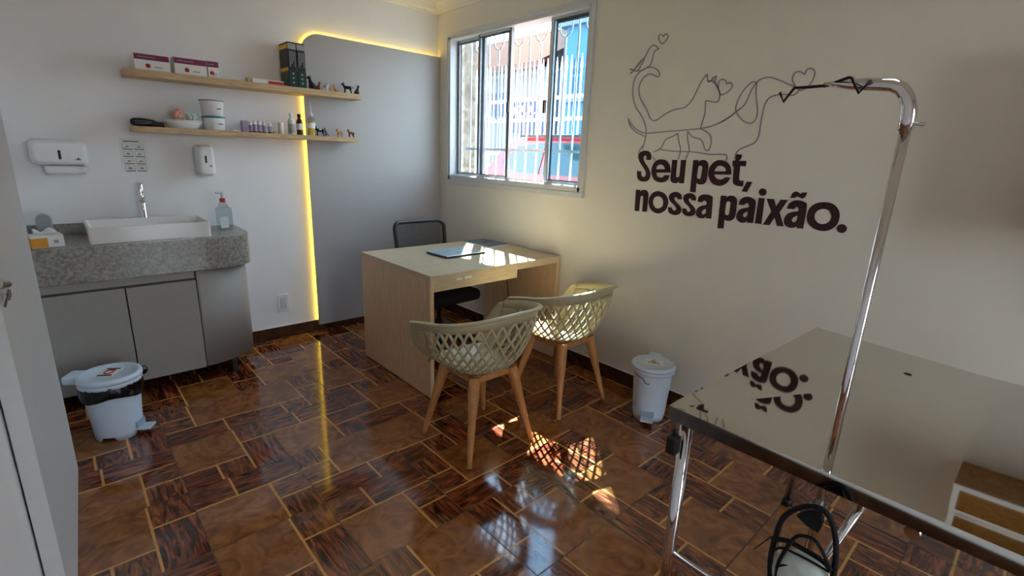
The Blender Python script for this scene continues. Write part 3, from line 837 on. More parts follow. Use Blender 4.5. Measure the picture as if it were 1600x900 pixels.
# ------------------------------------------------------------------ door leaf folded open against the left wall
dr = struct(thing('door_1', None, None, (-2.68, -1.14, 0)))
A = Vector((-2.662, -1.14)); B = Vector((-2.700, -2.10)); dv = (B-A); L_ = dv.length; dv.normalize(); nv = Vector((dv.y, -dv.x))  # away from room
if nv.x > 0: nv = -nv
rot = math.atan2(dv.y, dv.x)
def dloc(s_, d_, z): 
    q = A+dv*s_+nv*d_; return Vector((q.x+2.68, q.y+1.14, z))
mb = mk(M_door)
c0 = dloc(L_/2, .019, 1.055); mb.box(c0, (L_, .038, 2.09), rz=rot, bev=.001)
mb.build('door_leaf', dr)
def dpt(px_, py_, off=0.):
    d = F_+R_*((px_-800)/FOC)-U_*((py_-450)/FOC)
    N3 = Vector((nv.x, nv.y, 0)); P0 = Vector((A.x, A.y, 0))-N3*off
    k_ = (P0-CAM).dot(N3)/d.dot(N3); q_ = CAM+d*k_
    return Vector((q_.x+2.68, q_.y+1.14, q_.z))
mb = mk(M_keys); a_ = dpt(-14, 444, .006); b_ = dpt(12, 444, .006)
mb.tube([a_, b_], .0085, 12); mb.ball(b_, .0085)
mb.build('door_handle', dr)
mk(M_keys).cyl(dpt(-8, 444, .0), dpt(-8, 444, .008), .014, seg=16).build('handle_rose', dr)
t = thing('door_key', 'worn key hanging from the lock of the open white door', 'key', (-2.68, -1.14, 0))
mb = mk(M_keys)
k0 = dpt(13, 451, .012); k1 = dpt(12, 456, .012)
mb.tube([k0, k1], .0012, 6)
hd = dpt(14, 461, .012)
mb.box(hd, (.040, .003, .017), rz=rot, bev=.001)
mb.tube([dpt(12, 464, .012), dpt(8, 479, .012)], .0028, 8)
mb.build('key_blade', t)

# ------------------------------------------------------------------ desk
DX0, DX1, DY0, DY1 = -1.088, -.020, -1.534, -.700
t = thing('office_desk', 'light oak desk with panel ends standing against the window wall', 'desk', (DX0/2, -1.1, 0))
ox, oy = DX0/2, -1.1
mk(M_oakh).bb(DX0-ox, DX1-ox, DY0-oy, DY1-oy, .722, .75, bev=.0015).build('desktop', t)
o = mk(M_oakv).bb(DX0-ox, DX0+.025-ox, DY0-oy, DY1-oy, .005, .7215, bev=.001).build('end_panel', t)
o = mk(M_oakv).bb(DX1-.028-ox, DX1-ox, DY0+.002-oy, -.745-oy, .005, .7215, bev=.001).build('end_panel', t)
mk(M_oakh).bb(DX0+.026-ox, -.422-ox, DY0+.004-oy, DY0+.42-oy, .652, .7215, bev=.001).build('drawer_box', t)
mk(M_oakh).bb(-.422-ox, DX1-.029-ox, DY0+.004-oy, DY0+.022-oy, .704, .7215).build('front_rail', t)
mk(M_whiteplast).bb(-.905-ox, -.865-ox, DY0+.0025-oy, DY0+.004-oy, .700, .714).bb(-.845-ox, -.79-ox, DY0+.0025-oy, DY0+.004-oy, .702, .716).build('white_sticker', t)
mk(M_black).tube([(-.052-ox, -1.0-oy, .72), (-.053-ox, -1.02-oy, .5), (-.053-ox, -1.06-oy, .3), (-.053-ox, -1.05-oy, .02)], .003, 6).build('cable', t)

def P2(px_, py_, z):
    d = F_+R_*((px_-800)/FOC)-U_*((py_-450)/FOC); k_ = (z-CAM.z)/d.z; q = CAM+d*k_; return Vector((q.x, q.y))
a = Vector((-.762, -.965)); b = Vector((-.762, -1.195))
t = thing('closed_laptop', 'closed silver laptop lying on the oak desk', 'laptop', (-.575, -1.075, .75), .05)
mk(M_laptop).bb(-.17, .17, -.115, .115, .0105, .018, bev=.003).build('lid', t)
mk(M_black).bb(-.169, .169, -.114, .114, .002, .010, bev=.003).build('base', t)
mb = mk(M_greyprint)
for dx, dy, w_ in ((-.08, .02, .05), (-.03, .05, .03), (-.02, -.05, .07), (-.1, -.02, .04)):
    mb.box((dx, dy, .0182), (w_, .006, .0006), rz=.2)
mb.build('sticker', t)
for q in ((-.15, -.1), (.15, -.1), (-.15, .1), (.15, .1)):
    mk(M_black).bb(q[0]-.01, q[0]+.01, q[1]-.005, q[1]+.005, 0, .002).build('rubber_foot', t)
t = thing('magazine', 'glossy blue magazine on the desk corner beside the wall', 'magazine', (-.145, -.875, .75), .08)
mk(M_paper).bb(-.105, .105, -.145, .145, 0, .006).build('pages', t)
mk(M_mag).bb(-.105, .105, -.145, .145, .006, .0068).build('cover', t)
mk(M_red).bb(-.03, .03, -.02, .03, .0068, .0072).build('print', t)

# ------------------------------------------------------------------ office chair
t = thing('office_chair', 'black mesh back office chair behind the desk', 'chair', (-.575, -.862, 0), .03)
def ring_frame(mb, hw, z0, z1, y0, y1, r):
    pts = rrect(-hw, hw, z0, z1, .05, 5); path = []
    for x, z in pts:
        s_ = (z-z0)/(z1-z0); path.append(Vector((x*(1-.06*(1-s_)), y0+(y1-y0)*s_-.05*(x/hw)**2+.05, z)))
    mb.tube(path, r, 10, True)
mb = mk(M_black); ring_frame(mb, .218, .52, .915, .18, .24, .014); mb.build('backrest_frame', t)
mb = mk(M_mesh)
mb.grid(lambda u, v: Vector(((-.208+.416*u)*(1-.06*(1-v)), .18+.06*v-.05*(2*u-1)**2+.05, .53+.375*v)), 12, 10); mb.build('backrest_mesh', t)
mk(M_black).bb(-.20, .20, .215, .24, .51, .56, bev=.008).build('lumbar_bar', t)
mb = mk(M_blackfab).box((0, -.0, .42), (.46, .44, .085), bev=.034, seg=4); mb.build('seat', t)
mk(M_black).tube([(0, .05, .395), (0, .2, .39), (0, .26, .44), (0, .25, .56)], [.022, .02, .02, .018], 10).build('back_support', t)
mk(M_darkmetal).lathe([(.03, .10), (.03, .22), (.016, .225), (.016, .395), (0, .395)], (0, 0, 0), 16).build('gas_column', t)
for k in range(5):
    a_ = 2*PI*k/5+.35
    mb = mk(M_black).tube([(.02*math.cos(a_), .02*math.sin(a_), .115), (.29*math.cos(a_), .29*math.sin(a_), .07)], [.026, .016], 8); mb.build('base_arm', t)
    c_ = (.29*math.cos(a_), .29*math.sin(a_), .028)
    mb = mk(M_black)
    mb.cyl((c_[0]-.02*math.sin(a_), c_[1]+.02*math.cos(a_), .028), (c_[0]+.02*math.sin(a_), c_[1]-.02*math.cos(a_), .028), .027, seg=14)
    mb.cyl((c_[0], c_[1], .03), (c_[0], c_[1], .07), .008, seg=8)
    mb.build('castor', t)

# ------------------------------------------------------------------ lattice tub chairs
def tub_chair(loc, rz, label):
    t = thing('lattice_armchair', label, 'chair', loc, rz, 'beige lattice armchairs in front of the desk')
    # U shaped curves by angle/arclength: t in 0..1 from left arm front, round the back, to right arm front
    def U(tt, A, B, yf, y0):
        # straight part length S, arc half perimeter
        S = yf-y0; arc = PI*(3*(A+B)-math.sqrt((3*A+B)*(A+3*B)))/2
        tot = 2*S+arc; s = tt*tot
        if s < S: return Vector((-A, yf-s))
        if s > S+arc: return Vector((A, y0+(s-S-arc)))
        f = (s-S)/arc
        a = -PI/2+PI*f
        n = .86
        x = A*math.copysign(abs(math.sin(a))**n, math.sin(a)); y = y0-B*abs(math.cos(a))**n
        return Vector((x, y))
    def rimz(tt):
        k = abs(2*tt-1)
        return .735-.09*(k**1.5)+(.012 if k > .93 else 0)*0
    def P(tt, s):
        r1 = U(tt, .285, .255, .145, .0); r0 = U(tt, .165, .15, .17, .0)
        h = .68*math.sin(s*PI/2)+.32*s; v = .6*(1-math.cos(s*PI/2))+.4*s
        q = r0+(r1-r0)*h
        return Vector((q.x, q.y, .425+(rimz(tt)-.425)*v))
    def Nn(tt, s):
        e = .004
        a = P(min(1, tt+e), s)-P(max(0, tt-e), s); b = P(tt, min(1, s+e))-P(tt, max(0, s-e))
        return a.cross(b).normalized()
    # rim band + flared lip, arm end flaps, lower solid skirt
    mb = mk(M_shell)
    def band(t0, t1, s0, s1, nu, nv): mb.grid(lambda u, v: P(t0+(t1-t0)*u, (s0(t0+(t1-t0)*u) if callable(s0) else s0)+(s1-(s0(t0+(t1-t0)*u) if callable(s0) else s0))*v), nu, nv)
    band(0, 1, .865, 1., 72, 2)
    def lip(u, v):
        p = P(u, 1.); r1 = Vector((p.x, p.y+.02, 0)); 
        n = Nn(u, .9); n.z = 0; n.normalize()
        c = Vector((0, 0, 0))
        if n.dot(Vector((p.x, p.y-.05, 0))) < 0: n = -n
        return p+n*.022*v+Vector((0, 0, .004*math.sin(v*PI)-.004*v))
    mb.grid(lip, 72, 3)
    band(0, .095, 0, .9, 7, 12); band(.905, 1, 0, .9, 7, 12)
    def flap(side):
        # rounded forward edge of the arm, sweeping down to the seat
        tt = 0 if side < 0 else 1
        def fn(u, v):
            p = P(tt, v); w_ = .09*max(0., math.sin(PI*min(1., v*.90+.05)))**.6
            return p+Vector((-side*.012*u*u, w_*u, -.012*u*v*v))
        mb.grid(fn, 5, 16)
    flap(-1); flap(1)
    mb.build('armrest_shell', t, solid=.007)
    # lattice
    mb = mk(M_shell)
    N = 18; kk = .18; s0, s1 = .0, .88
    for sg in (1, -1):
        for i in range(-6, N+7):
            tb = .085+.83*(i+.5)/N
            pts = []; nr = []; ws = []
            for j in range(17):
                s = s0+(s1-s0)*j/16; tt = tb+sg*kk*(s-.5)
                if tt < .08 or tt > .92: 
                    if len(pts) > 2: break
                    pts, nr, ws = [], [], []; continue
                pts.append(P(tt, s)); nr.append(Nn(tt, s)); ws.append(.0066+.0052*s)
            if len(pts) > 2: mb.ribbon(pts, nr, ws, .010)
    mb.build('lattice_back', t)
    # seat pan
    mb = mk(M_shell)
    def seat(u, v):
        # u across left-right, v front to back using U outline
        q = U(u, .166, .151, .17, .0)
        c = Vector((q.x*.0, .06))
        w_ = 1-v
        p = c+(q-c)*w_
        return Vector((p.x, p.y, .425-.012*(1-w_**2)))
    mb.grid(seat, 48, 5)
    # front apron of the seat between arm fronts
    def front(u, v):
        x = -.166+.332*u; y = .17+.045*math.sin(PI*u)*1+.0
        a = v*PI/2
        if v < .01: return Vector((x, .17-.0, .425-.0))
        return Vector((x, .17+(y-.17)*math.sin(a)+.03*math.sin(a), .425-.035*(1-math.cos(a))))
    mb.grid(front, 16, 5)
    mb.face([(-.166, .17, .425), (.166, .17, .425), (0, .06, .413)])
    mb.build('seat', t, solid=.006)
    # wooden under frame
    mb = mk(M_leg)
    mb.box((0, 0, .395), (.30, .045, .03), rz=PI/4, bev=.006).box((0, 0, .395), (.30, .045, .03), rz=-PI/4, bev=.006)
    for q in (-1, 1): mb.box((0, q*.112, .388), (.22, .024, .036), bev=.006).box((q*.112, 0, .388), (.024, .22, .036), bev=.006)
    mb.build('leg_frame', t)
    mk(M_black).cyl((0, 0, .398), (0, 0, .408), .05, seg=16).build('seat_bracket', t)
    for sx in (-1, 1):
        for sy in (-1, 1):
            mb = mk(M_leg)
            top = Vector((sx*.115, sy*.115, .405)); ft = Vector((sx*.20, sy*.195, 0))
            path = [top+(ft-top)*k/8 for k in range(9)]
            mb.tube(path, lerps([.029, .026, .0195, .0155, .0125], 9), 14)
            mb.build('leg', t)
    return t
tub_chair((-1.12, -2.015, 0), 0, 'beige lattice armchair nearer the camera, in front of the desk')
tub_chair((-.465, -1.975, 0), .0, 'beige lattice armchair standing close to the slogan wall')

# ------------------------------------------------------------------ pedal bins
def pedal_bin(loc, rz, label, h=.32, r=.115, bag=False, size=1.):
    """front (pedal) towards local -y, hinge towards +y"""
    t = thing('pedal_bin', label, 'bin', loc, rz, 'white pedal bins')
    # body with recess feet
    mb = mk(M_binplast)
    def body(u, v):
        a = 2*PI*u; rr_ = r*(.82+.18*v)
        z = .0+h*v
        if v == 0:
            z = .03*max(0, math.sin(2*a+PI/2))**.5 if math.sin(2*a+PI/2) > 0 else 0
            z = .022 if math.cos(4*a) > .1 else 0
        return Vector((math.cos(a)*rr_, math.sin(a)*rr_, z))
    mb.grid(body, 48, 10)
    mb.lathe([(r*.8, .03), (0, .03)], (0, 0, 0), 48, caps=False)
    mb.lathe([(r, h), (r*1.09, h), (r*1.09, h-.018), (r*1.0, h-.02)], (0, 0, 0), 48, caps=False)
    mb.build('bin_body', t, solid=.004)
    mb = mk(M_binplast).lathe([(r*1.12, h+.001), (r*1.15, h+.012), (r*1.10, h+.024), (r*.95, h+.027), (r*.92, h+.022), (0, h+.024)], (0, 0, 0), 48)
    mb.build('lid', t)
    mb = mk(M_binplast).box((0, r*1.22, h+.004), (r*.8, .085, .044), bev=.012)
    mb.box((0, r*1.05, h-.04), (r*.5, .03, .06), bev=.008)
    mb.build('hinge_housing', t)
    mb = mk(M_recess).bb(-.034, .034, -r*.90, -r*.80, .034, .066); mb.build('pedal_recess', t)
    mb = mk(M_binplast).bb(-.034, .034, -r*.8-.06, -r*.8, .022, .032, bev=.004); mb.build('pedal', t)
    mb = mk(M_paper).bb(-.05, .05, -.038, .042, h+.0235, h+.0268)
    mb.build('sticker', t)
    if bag:
        mb = mk(M_bag)
        rr = random.Random(5); off = [rr.uniform(-1, 1) for _ in range(64)]
        def bg(u, v):
            a = 2*PI*u; k = int(u*48) % 48
            R_2 = r*(1.06+.05*math.sin(v*PI)+.012*math.sin(a*9+v*4)+.01*math.sin(a*23))
            return Vector((math.cos(a)*R_2, math.sin(a)*R_2, h-.004-(.075+.012*math.sin(a*3))*v))
        mb.grid(bg, 96, 8)
        mb.ball((.10, -.085, h-.012), .03, 1, 1, .8, 12)
        o = mb.build('bin_bag', t, solid=.002); o['label'] = 'black bin bag folded over the rim'
        mk(M_orange if False else M_red).tube([(.022*math.cos(a)-.0, .018*math.sin(a), h+.0272) for a in [2*PI*k/12 for k in range(12)]], .0035, 6, True).tube([(.012, -.014, h+.0272), (.03, -.018, h+.0272), (.026, .012, h+.0272)], .003, 6).build('sticker_symbol', t)
        mk(M_black2).bb(-.045, -.03, -.03, .03, h+.0268, h+.0274).bb(.034, .045, -.03, .03, h+.0268, h+.0274).build('sticker_text', t)
    else:
        mb = mk(M_black2)
        tri = [(-.032, -.022), (.032, -.022), (0, .034)]
        mb.tube([(x, y, h+.0272) for x, y in tri], .0018, 6, True)
        for q in range(3):
            a0 = PI/2+q*2*PI/3
            mb.tube([(.009*math.cos(a0)+.006*math.cos(a), -.004+.009*math.sin(a0)+.006*math.sin(a), h+.0272) for a in [2*PI*k/8 for k in range(8)]], .0014, 5, True)
        mb.build('sticker_symbol', t)
        mb = mk(M_black2)
        pts = [(-1.9, -.038), (-1.75, -.040), (-1.6, -.045), (-1.5, -.040), (-1.4, -.052), (-1.28, -.066), (-1.15, -.07), (-1.08, -.062)]
        mb.tube([(r*1.0*math.cos(a-.55), r*1.0*math.sin(a-.55), h+z+.002) for a, z in pts], .002, 6); mb.build('bag_tie', t)
    return t
pedal_bin((-2.492, -.865, 0), math.radians(58), 'white pedal bin with black bag folded out, beside the cabinet', .30, .115, True)
pedal_bin((-.215, -2.455, 0), math.radians(-62), 'white pedal bin against the slogan wall near the steel table', .30, .105)

# ------------------------------------------------------------------ wall slogan
def poly_obj(name, outlines, x, th, material, parent, sc_, off, o0):
    cu = bpy.data.curves.new(name, 'CURVE'); cu.dimensions = '2D'; cu.fill_mode = 'BOTH'; cu.extrude = th/2
    for ol in outlines:
        pts = catmull(ol, True, 5)
        w_ = [wallpt(off[0]+a/sc_, off[1]+b/sc_) for a, b in pts]
        # drop near duplicates
        cl = []
        for q in w_:
            if not cl or math.hypot(q[0]-cl[-1][0], q[1]-cl[-1][1]) > 3e-4: cl.append(q)
        sp = cu.splines.new('POLY'); sp.points.add(len(cl)-1); sp.use_cyclic_u = True
        for i, (y, z) in enumerate(cl): sp.points[i].co = (-(y-o0[0]), z-o0[1], 0, 1)
    tmp = bpy.data.objects.new(name, cu); COL.objects.link(tmp)
    dg = bpy.context.evaluated_depsgraph_get()
    me = bpy.data.meshes.new_from_object(tmp.evaluated_get(dg))
    bpy.data.objects.remove(tmp)
    # curve plane (X=-y, Y=z) -> wall plane
    for v in me.vertices:
        a, b, c = v.co; v.co = (x+c, -a, b)
    me.materials.clear(); me.materials.append(material)
    me.flip_normals()
    o = bpy.data.objects.new(name, me); COL.objects.link(o); o.parent = parent
    return o
C = 'c'
S_ = [(278,187,C),(225,186,C),(230,152),(212,133),(196,148),(192,180),(210,222),(240,265),(266,320),(272,370),(255,418),(210,440),(150,430),(122,395),(118,355),(118,315,C),(166,320,C),(165,355),(175,378),(195,386),(214,375),(222,345),(213,312),(188,270),(155,222),(138,178),(138,130),(160,95),(205,78),(255,88),(280,120),(284,150)]
e1 = [(498,365,C),(478,418),(440,444),(385,450),(325,425),(292,365),(288,295),(315,225),(360,188),(410,180),(465,200),(500,250),(508,300),(508,335,C),(342,335,C),(352,375),(385,392),(420,387),(440,365,C)]
e1h = [(338,297,C),(352,260),(390,240),(430,258),(445,297,C)]
u1 = [(530,185,C),(590,187,C),(573,365),(583,390),(604,385),(616,360),(632,187,C),(692,187,C),(665,462,C),(608,460,C),(611,432,C),(585,456),(545,458),(515,435),(509,395)]
p1 = [(778,188,C),(838,188,C),(836,215,C),(870,190),(920,192),(948,225),(950,280),(935,400),(915,455),(875,475),(835,470),(812,448,C),(802,568,C),(738,560,C)]
p1h = [(860,255),(880,265),(882,290),(865,390),(850,408),(828,405),(818,385),(830,285),(840,260)]
e2 = [(1210,392,C),(1180,445),(1130,480),(1075,488),(1005,465),(962,400),(955,320),(990,240),(1050,195),(1115,190),(1175,215),(1212,270),(1222,330),(1220,360,C),(1018,358,C),(1040,395),(1080,415),(1120,410),(1148,390,C)]
e2h = [(1022,318,C),(1045,275),(1085,255),(1130,265),(1155,290),(1158,320,C)]
t1 = [(1280,120,C),(1350,125,C),(1334,172),(1306,197,C),(1400,198,C),(1390,262,C),(1325,258,C),(1312,400),(1325,426),(1366,430,C),(1358,498,C),(1290,490),(1248,465),(1240,420),(1252,262,C),(1234,258,C),(1240,195,C),(1268,193,C)]
cm = [(1405,440,C),(1468,445,C),(1405,562,C),(1342,556,C)]
n1 = [(105,535,C),(155,538,C),(155,560,C),(185,540),(225,544),(247,575),(248,620),(232,795,C),(178,792,C),(190,630),(180,606),(162,614),(153,645),(140,788,C),(88,782,C)]
o1 = [(365,552),(430,575),(472,630),(480,695),(455,765),(400,806),(345,812),(290,780),(258,720),(255,650),(285,590),(325,560)]
o1h = [(365,612),(405,630),(425,680),(412,730),(370,755),(330,745),(305,700),(308,650),(330,622)]
s1 = [(638,650,C),(588,647,C),(587,630),(570,622),(555,632),(557,652),(580,685),(618,725),(635,768),(625,808),(580,832),(525,825),(487,795),(480,740,C),(525,742,C),(530,765),(550,780),(573,770),(573,748),(548,712),(510,675),(492,630),(505,587),(550,563),(600,568),(633,595),(640,622)]
s2 = [(a_[0]+167, a_[1]+14)+tuple(a_[2:]) for a_ in s1]
a1 = [(1003,640),(985,875,C),(925,870,C),(928,845,C),(900,868),(850,868),(815,840),(808,800),(825,755),(870,725),(930,712,C),(933,685),(915,665),(890,668),(878,684,C),(828,677,C),(838,625),(880,594),(940,592),(988,610)]
a1h = [(928,760,C),(895,770),(875,795),(880,820),(900,825),(922,805)]
p2 = [(1100,605,C),(1165,608,C),(1165,632,C),(1200,606),(1250,610),(1283,640),(1288,690),(1270,830),(1245,880),(1205,900),(1165,898),(1142,880,C),(1130,990,C),(1060,985,C)]
p2h = [(1190,672),(1212,682),(1214,710),(1196,815),(1180,832),(1158,830),(1145,810),(1158,705),(1168,680)]
a2 = [(262,400),(225,662,C),(145,655,C),(150,630,C),(110,655),(55,650),(12,610),(8,560),(35,500),(90,468),(165,455,C),(172,425),(155,400),(125,405),(110,425,C),(38,420,C),(55,365),(100,325),(170,315),(235,345)]
a2h = [(158,508,C),(115,525),(92,555),(100,580),(125,582),(150,560)]
i1 = [(300,330,C),(378,335,C),(335,672,C),(250,665,C)]
id_ = [(353+50*math.cos(2*PI*k/12), 253+48*math.sin(2*PI*k/12)) for k in range(12)]
x1_ = [(405,340,C),(500,345,C),(530,440,C),(590,352,C),(685,358,C),(575,520,C),(628,705,C),(540,698,C),(510,590,C),(440,688,C),(355,680,C),(468,508,C)]
a3 = [(935,440),(885,735,C),(795,728,C),(805,700,C),(760,722),(700,720),(645,685),(632,625),(660,560),(720,520),(820,505,C),(828,475),(808,450),(785,458),(765,480,C),(670,470,C),(700,405),(760,368),(830,362),(905,385)]
a3h = [(812,560,C),(760,585),(735,615),(745,645),(775,648),(800,620)]
tl = [(722,330,C),(745,270),(790,245),(830,262),(852,276),(870,258,C),(938,258,C),(915,312),(880,338),(840,325),(805,310),(778,330,C)]
o2 = [(1165,385),(1270,405),(1345,475),(1365,570),(1330,680),(1240,750),(1130,765),(1020,730),(945,650),(935,555),(975,460),(1060,400)]
o2h = [(1150,475),(1220,495),(1255,560),(1235,630),(1170,672),(1090,665),(1040,610),(1040,545),(1080,495)]
dot = [(1393+68*math.cos(2*PI*k/14), 733+57*math.sin(2*PI*k/14)) for k in range(14)]
o0 = (-2.6, 1.25)
slog = thing('wall_slogan', 'large maroon lettering on the cream wall under the pet line drawing', 'lettering', (0, o0[0], o0[1]))
for ol, sc_, off in ((([S_]), 7.5, (980, 225)), ([e1, e1h], 7.5, (980, 225)), ([u1], 7.5, (980, 225)), ([p1, p1h], 7.5, (980, 225)), ([e2, e2h], 7.5, (980, 225)), ([t1], 7.5, (980, 225)), ([cm], 7.5, (980, 225)),
                     ([n1], 7.5, (980, 225)), ([o1, o1h], 7.5, (980, 225)), ([s1], 7.5, (980, 225)), ([s2], 7.5, (980, 225)), ([a1, a1h], 7.5, (980, 225)), ([p2, p2h], 7.5, (980, 225)),
                     ([a2, a2h], 8.421, (1150, 270)), ([i1, id_], 8.421, (1150, 270)), ([x1_], 8.421, (1150, 270)), ([a3, a3h, tl], 8.421, (1150, 270)), ([o2, o2h], 8.421, (1150, 270)), ([dot], 8.421, (1150, 270))):
    poly_obj('letter', ol, -.0015, .003, M_maroon, slog, sc_, off, o0)

# line drawing
o0 = (-2.45, 1.7)
art = thing('pet_line_drawing', 'thin lilac one-line drawing of bird, cat and dog above the slogan', 'wall drawing', (0, o0[0], o0[1]))
def stroke(name, paths):
    mb = mk(M_lilac)
    for sc_, off, pts, cl in paths:
        q = catmull(pts, cl, 6)
        w_ = [wallpt(off[0]+a/sc_, off[1]+b/sc_) for a, b in q]
        path = [Vector((-.0022, y-o0[0], z-o0[1])) for y, z in w_]
        mb.ribbon(path+([path[0]] if cl else []), [Vector((1, 0, 0))]*(len(path)+(1 if cl else 0)), .0055, .0024)
    mb.build(name, art)
K3 = (4.283, (980, 40)); K4 = (5.294, (1130, 90))
def s3(p, cl=False): return (K3[0], K3[1], p, cl)
def s4(p, cl=False): return (K4[0], K4[1], p, cl)
stroke('heart_outline', [s3([(235,125,C),(215,100),(213,70),(232,60),(245,75,C),(260,55),(273,68),(266,92)], True)])
stroke('heart_outline', [s3([(625,465,C),(612,420),(615,375),(640,358),(662,372),(668,390,C),(690,380),(706,400),(690,430),(655,455)], True)])
stroke('heart_outline', [s4([(600,240),(576,185),(590,132),(630,115),(660,130),(672,140,C),(700,95),(740,92),(760,130),(740,190),(700,240),(650,272),(620,262)])])
stroke('bird_outline', [s3([(20,325,C),(45,298),(85,255),(120,210),(145,160),(170,135),(190,135),(212,155,C),(185,172),(172,210),(160,255),(140,276),(105,298),(60,305),(20,290,C),(45,300)]), s3([(50,295),(80,250),(118,215),(95,265),(72,302)])])
stroke('cat_outline', [s3([(105,830),(110,800),(126,740),(125,680),(100,610),(60,550),(40,480),(40,410),(55,350),(92,305),(150,280),(195,290),(218,320),(205,345),(185,335),(150,325),(105,355),(80,420),(90,490),(130,560),(155,620),(180,637),(210,625),(260,590),(320,562),(390,545),(440,490),(470,430),(500,370),(535,325,C),(540,372),(560,372),(575,350),(598,338,C),(590,372),(605,410),(620,450),(618,490),(600,512),(560,508),(526,508),(522,580),(505,640),(490,690)]),
                       s3([(540,372),(575,372),(612,415)]),
                       s3([(340,722,C),(300,745),(257,765),(225,820),(180,845)]), s3([(340,722),(345,770),(358,830),(343,895)]), s3([(405,708),(405,760),(415,830),(392,895)]),
                       s3([(405,708),(440,745),(490,760),(510,790),(520,825),(540,837),(560,800),(560,740),(530,710),(490,690)])])
stroke('dog_outline', [s3([(120,742),(60,712),(18,665),(10,620,C),(25,655),(70,700),(130,720),(250,710),(400,698),(500,688),(580,668),(660,630),(720,585),(755,555)]),
                       s4([(-8,529),(50,495),(105,450),(180,385),(240,260),(280,205),(320,175),(380,162),(450,180),(530,215),(590,238)]),
                       s4([(280,205),(272,260),(275,340),(285,440),(270,510),(230,543),(170,525),(120,470),(105,420),(130,340),(180,260),(240,205),(280,205)]),
                       s4([(625,268),(610,295),(570,312),(520,305),(440,310),(380,335),(345,390),(325,470),(310,560),(295,650),(260,705),(180,740),(130,765),(105,800),(95,840)]),
                       s3([(215,828),(300,840),(400,843),(480,850),(560,863),(660,865),(666,905)]), s3([(110,800),(82,838),(75,885)]), s3([(172,880),(190,905)])])

# ------------------------------------------------------------------ stainless grooming table
TZ = .80
tb = thing('grooming_table', 'polished stainless steel examination table beside the slogan wall', 'table', (-.95, -3.6, 0))
cor = {'nl': Vector((-1.468, -3.229)), 'fl': Vector((-.372, -3.243)), 'nr': Vector((-1.492, -4.25)), 'fr': Vector((-.44, -4.25))}
def tp(u, v, z):   # u: 0 near (camera side) .. 1 wall side ; v: 0 window side .. 1 rear
    a = cor['nl'].lerp(cor['fl'], u); b = cor['nr'].lerp(cor['fr'], u); q = a.lerp(b, v)
    return Vector((q.x+.95, q.y+3.6, z))
def zt(x, y):
    # dented sheet metal: gently sloping, creased along one line, rolled down at the near rim
    z = TZ-.003+GX*(x+1.0)+GY*(y+3.4)
    d = (x+1.062)*-.423+(y+3.436)*-.906
    if d > 0: z += KF*d
    e = (x-cor['nl'].x)+.02*(y+3.229)
    if e < .034: z -= .07*(.034-e)
    return z
GX, GY, KF = -.015, .033, .055
mb = mk(M_steel)
f = mb.bm.faces.new([mb.bm.verts.new((p_.x, p_.y, 0)) for p_ in (cor['nl'], cor['fl'], cor['fr'], cor['nr'])])
def cutline(px_, py_, nx_, ny_):
    bmesh.ops.bisect_plane(mb.bm, geom=list(mb.bm.verts)+list(mb.bm.edges)+list(mb.bm.faces), plane_co=(px_, py_, 0), plane_no=(nx_, ny_, 0))
cutline(-1.062, -3.436, .423, .906)
cutline(cor['nl'].x+.034, -3.229, 1, .024)
for v in mb.bm.verts: v.co.z = zt(v.co.x, v.co.y)
rim = [e for e in mb.bm.edges if e.is_boundary]
for e in rim:
    a, b = e.verts
    mb.face([a.co, b.co, b.co+Vector((0, 0, -.038)), a.co+Vector((0, 0, -.038))])
for v in mb.bm.verts: v.co += Vector((.95, 3.6, 0))
mb.build('table_top', tb)
mb = mk(M_black).lathe([(.011, 0), (.011, .0012), (0, .0012)], (P2(1420, 578, TZ).x+.95, P2(1420, 578, TZ).y+3.6, zt(P2(1420, 578, TZ).x, P2(1420, 578, TZ).y)), 16); mb.build('drain_hole_plug', tb)
# underside frame tubes
mb = mk(M_chrome)
mb.tube([tp(.10, .03, .748), tp(.10, .97, .748)], .013, 10).tube([tp(.98, .03, .748), tp(.98, .97, .748)], .013, 10)
mb.tube([tp(.03, .02, .748), tp(.97, .02, .748)], .013, 10).tube([tp(.03, .98, .748), tp(.97, .98, .748)], .013, 10).tube([tp(.03, .5, .748), tp(.97, .5, .748)], .013, 10)
mb.build('under_frame', tb)
for (u, v) in ((.035, .035), (.965, .035), (.035, .965), (.965, .965)):
    mb = mk(M_chrome).tube([tp(u, v, .76), tp(u, v, .012)], .0165, 16); l_ = mb.build('leg', tb)
    q = tp(u, v, 0); mk(M_black).lathe([(.02, 0), (.02, .02), (.0175, .03)], (q.x, q.y, 0), 14).build('rubber_foot', l_)
mk(M_chrome).tube([tp(.035, .035, .36), tp(.035, .965, .36)], .009, 10).build('side_rail', tb)
mk(M_chrome).tube([tp(.965, .035, .36), tp(.965, .965, .36)], .009, 10).build('side_rail', tb)
mk(M_chrome).tube([(-1.405+.95, -3.655+3.6, .75), (-1.42+.95, -3.56+3.6, .36)], .0085, 10).build('brace', tb)
mb = mk(M_black).bb(-.016, .014, -.014, .014, -.05, 0, bev=.005)
mb.tube([(0, 0, 0), (.004, 0, .02)], .006, 8)
o = mb.build('edge_knob', tb); q = tp(0, .035, .74); o.location = (q.x-.012, q.y+.004, q.z)

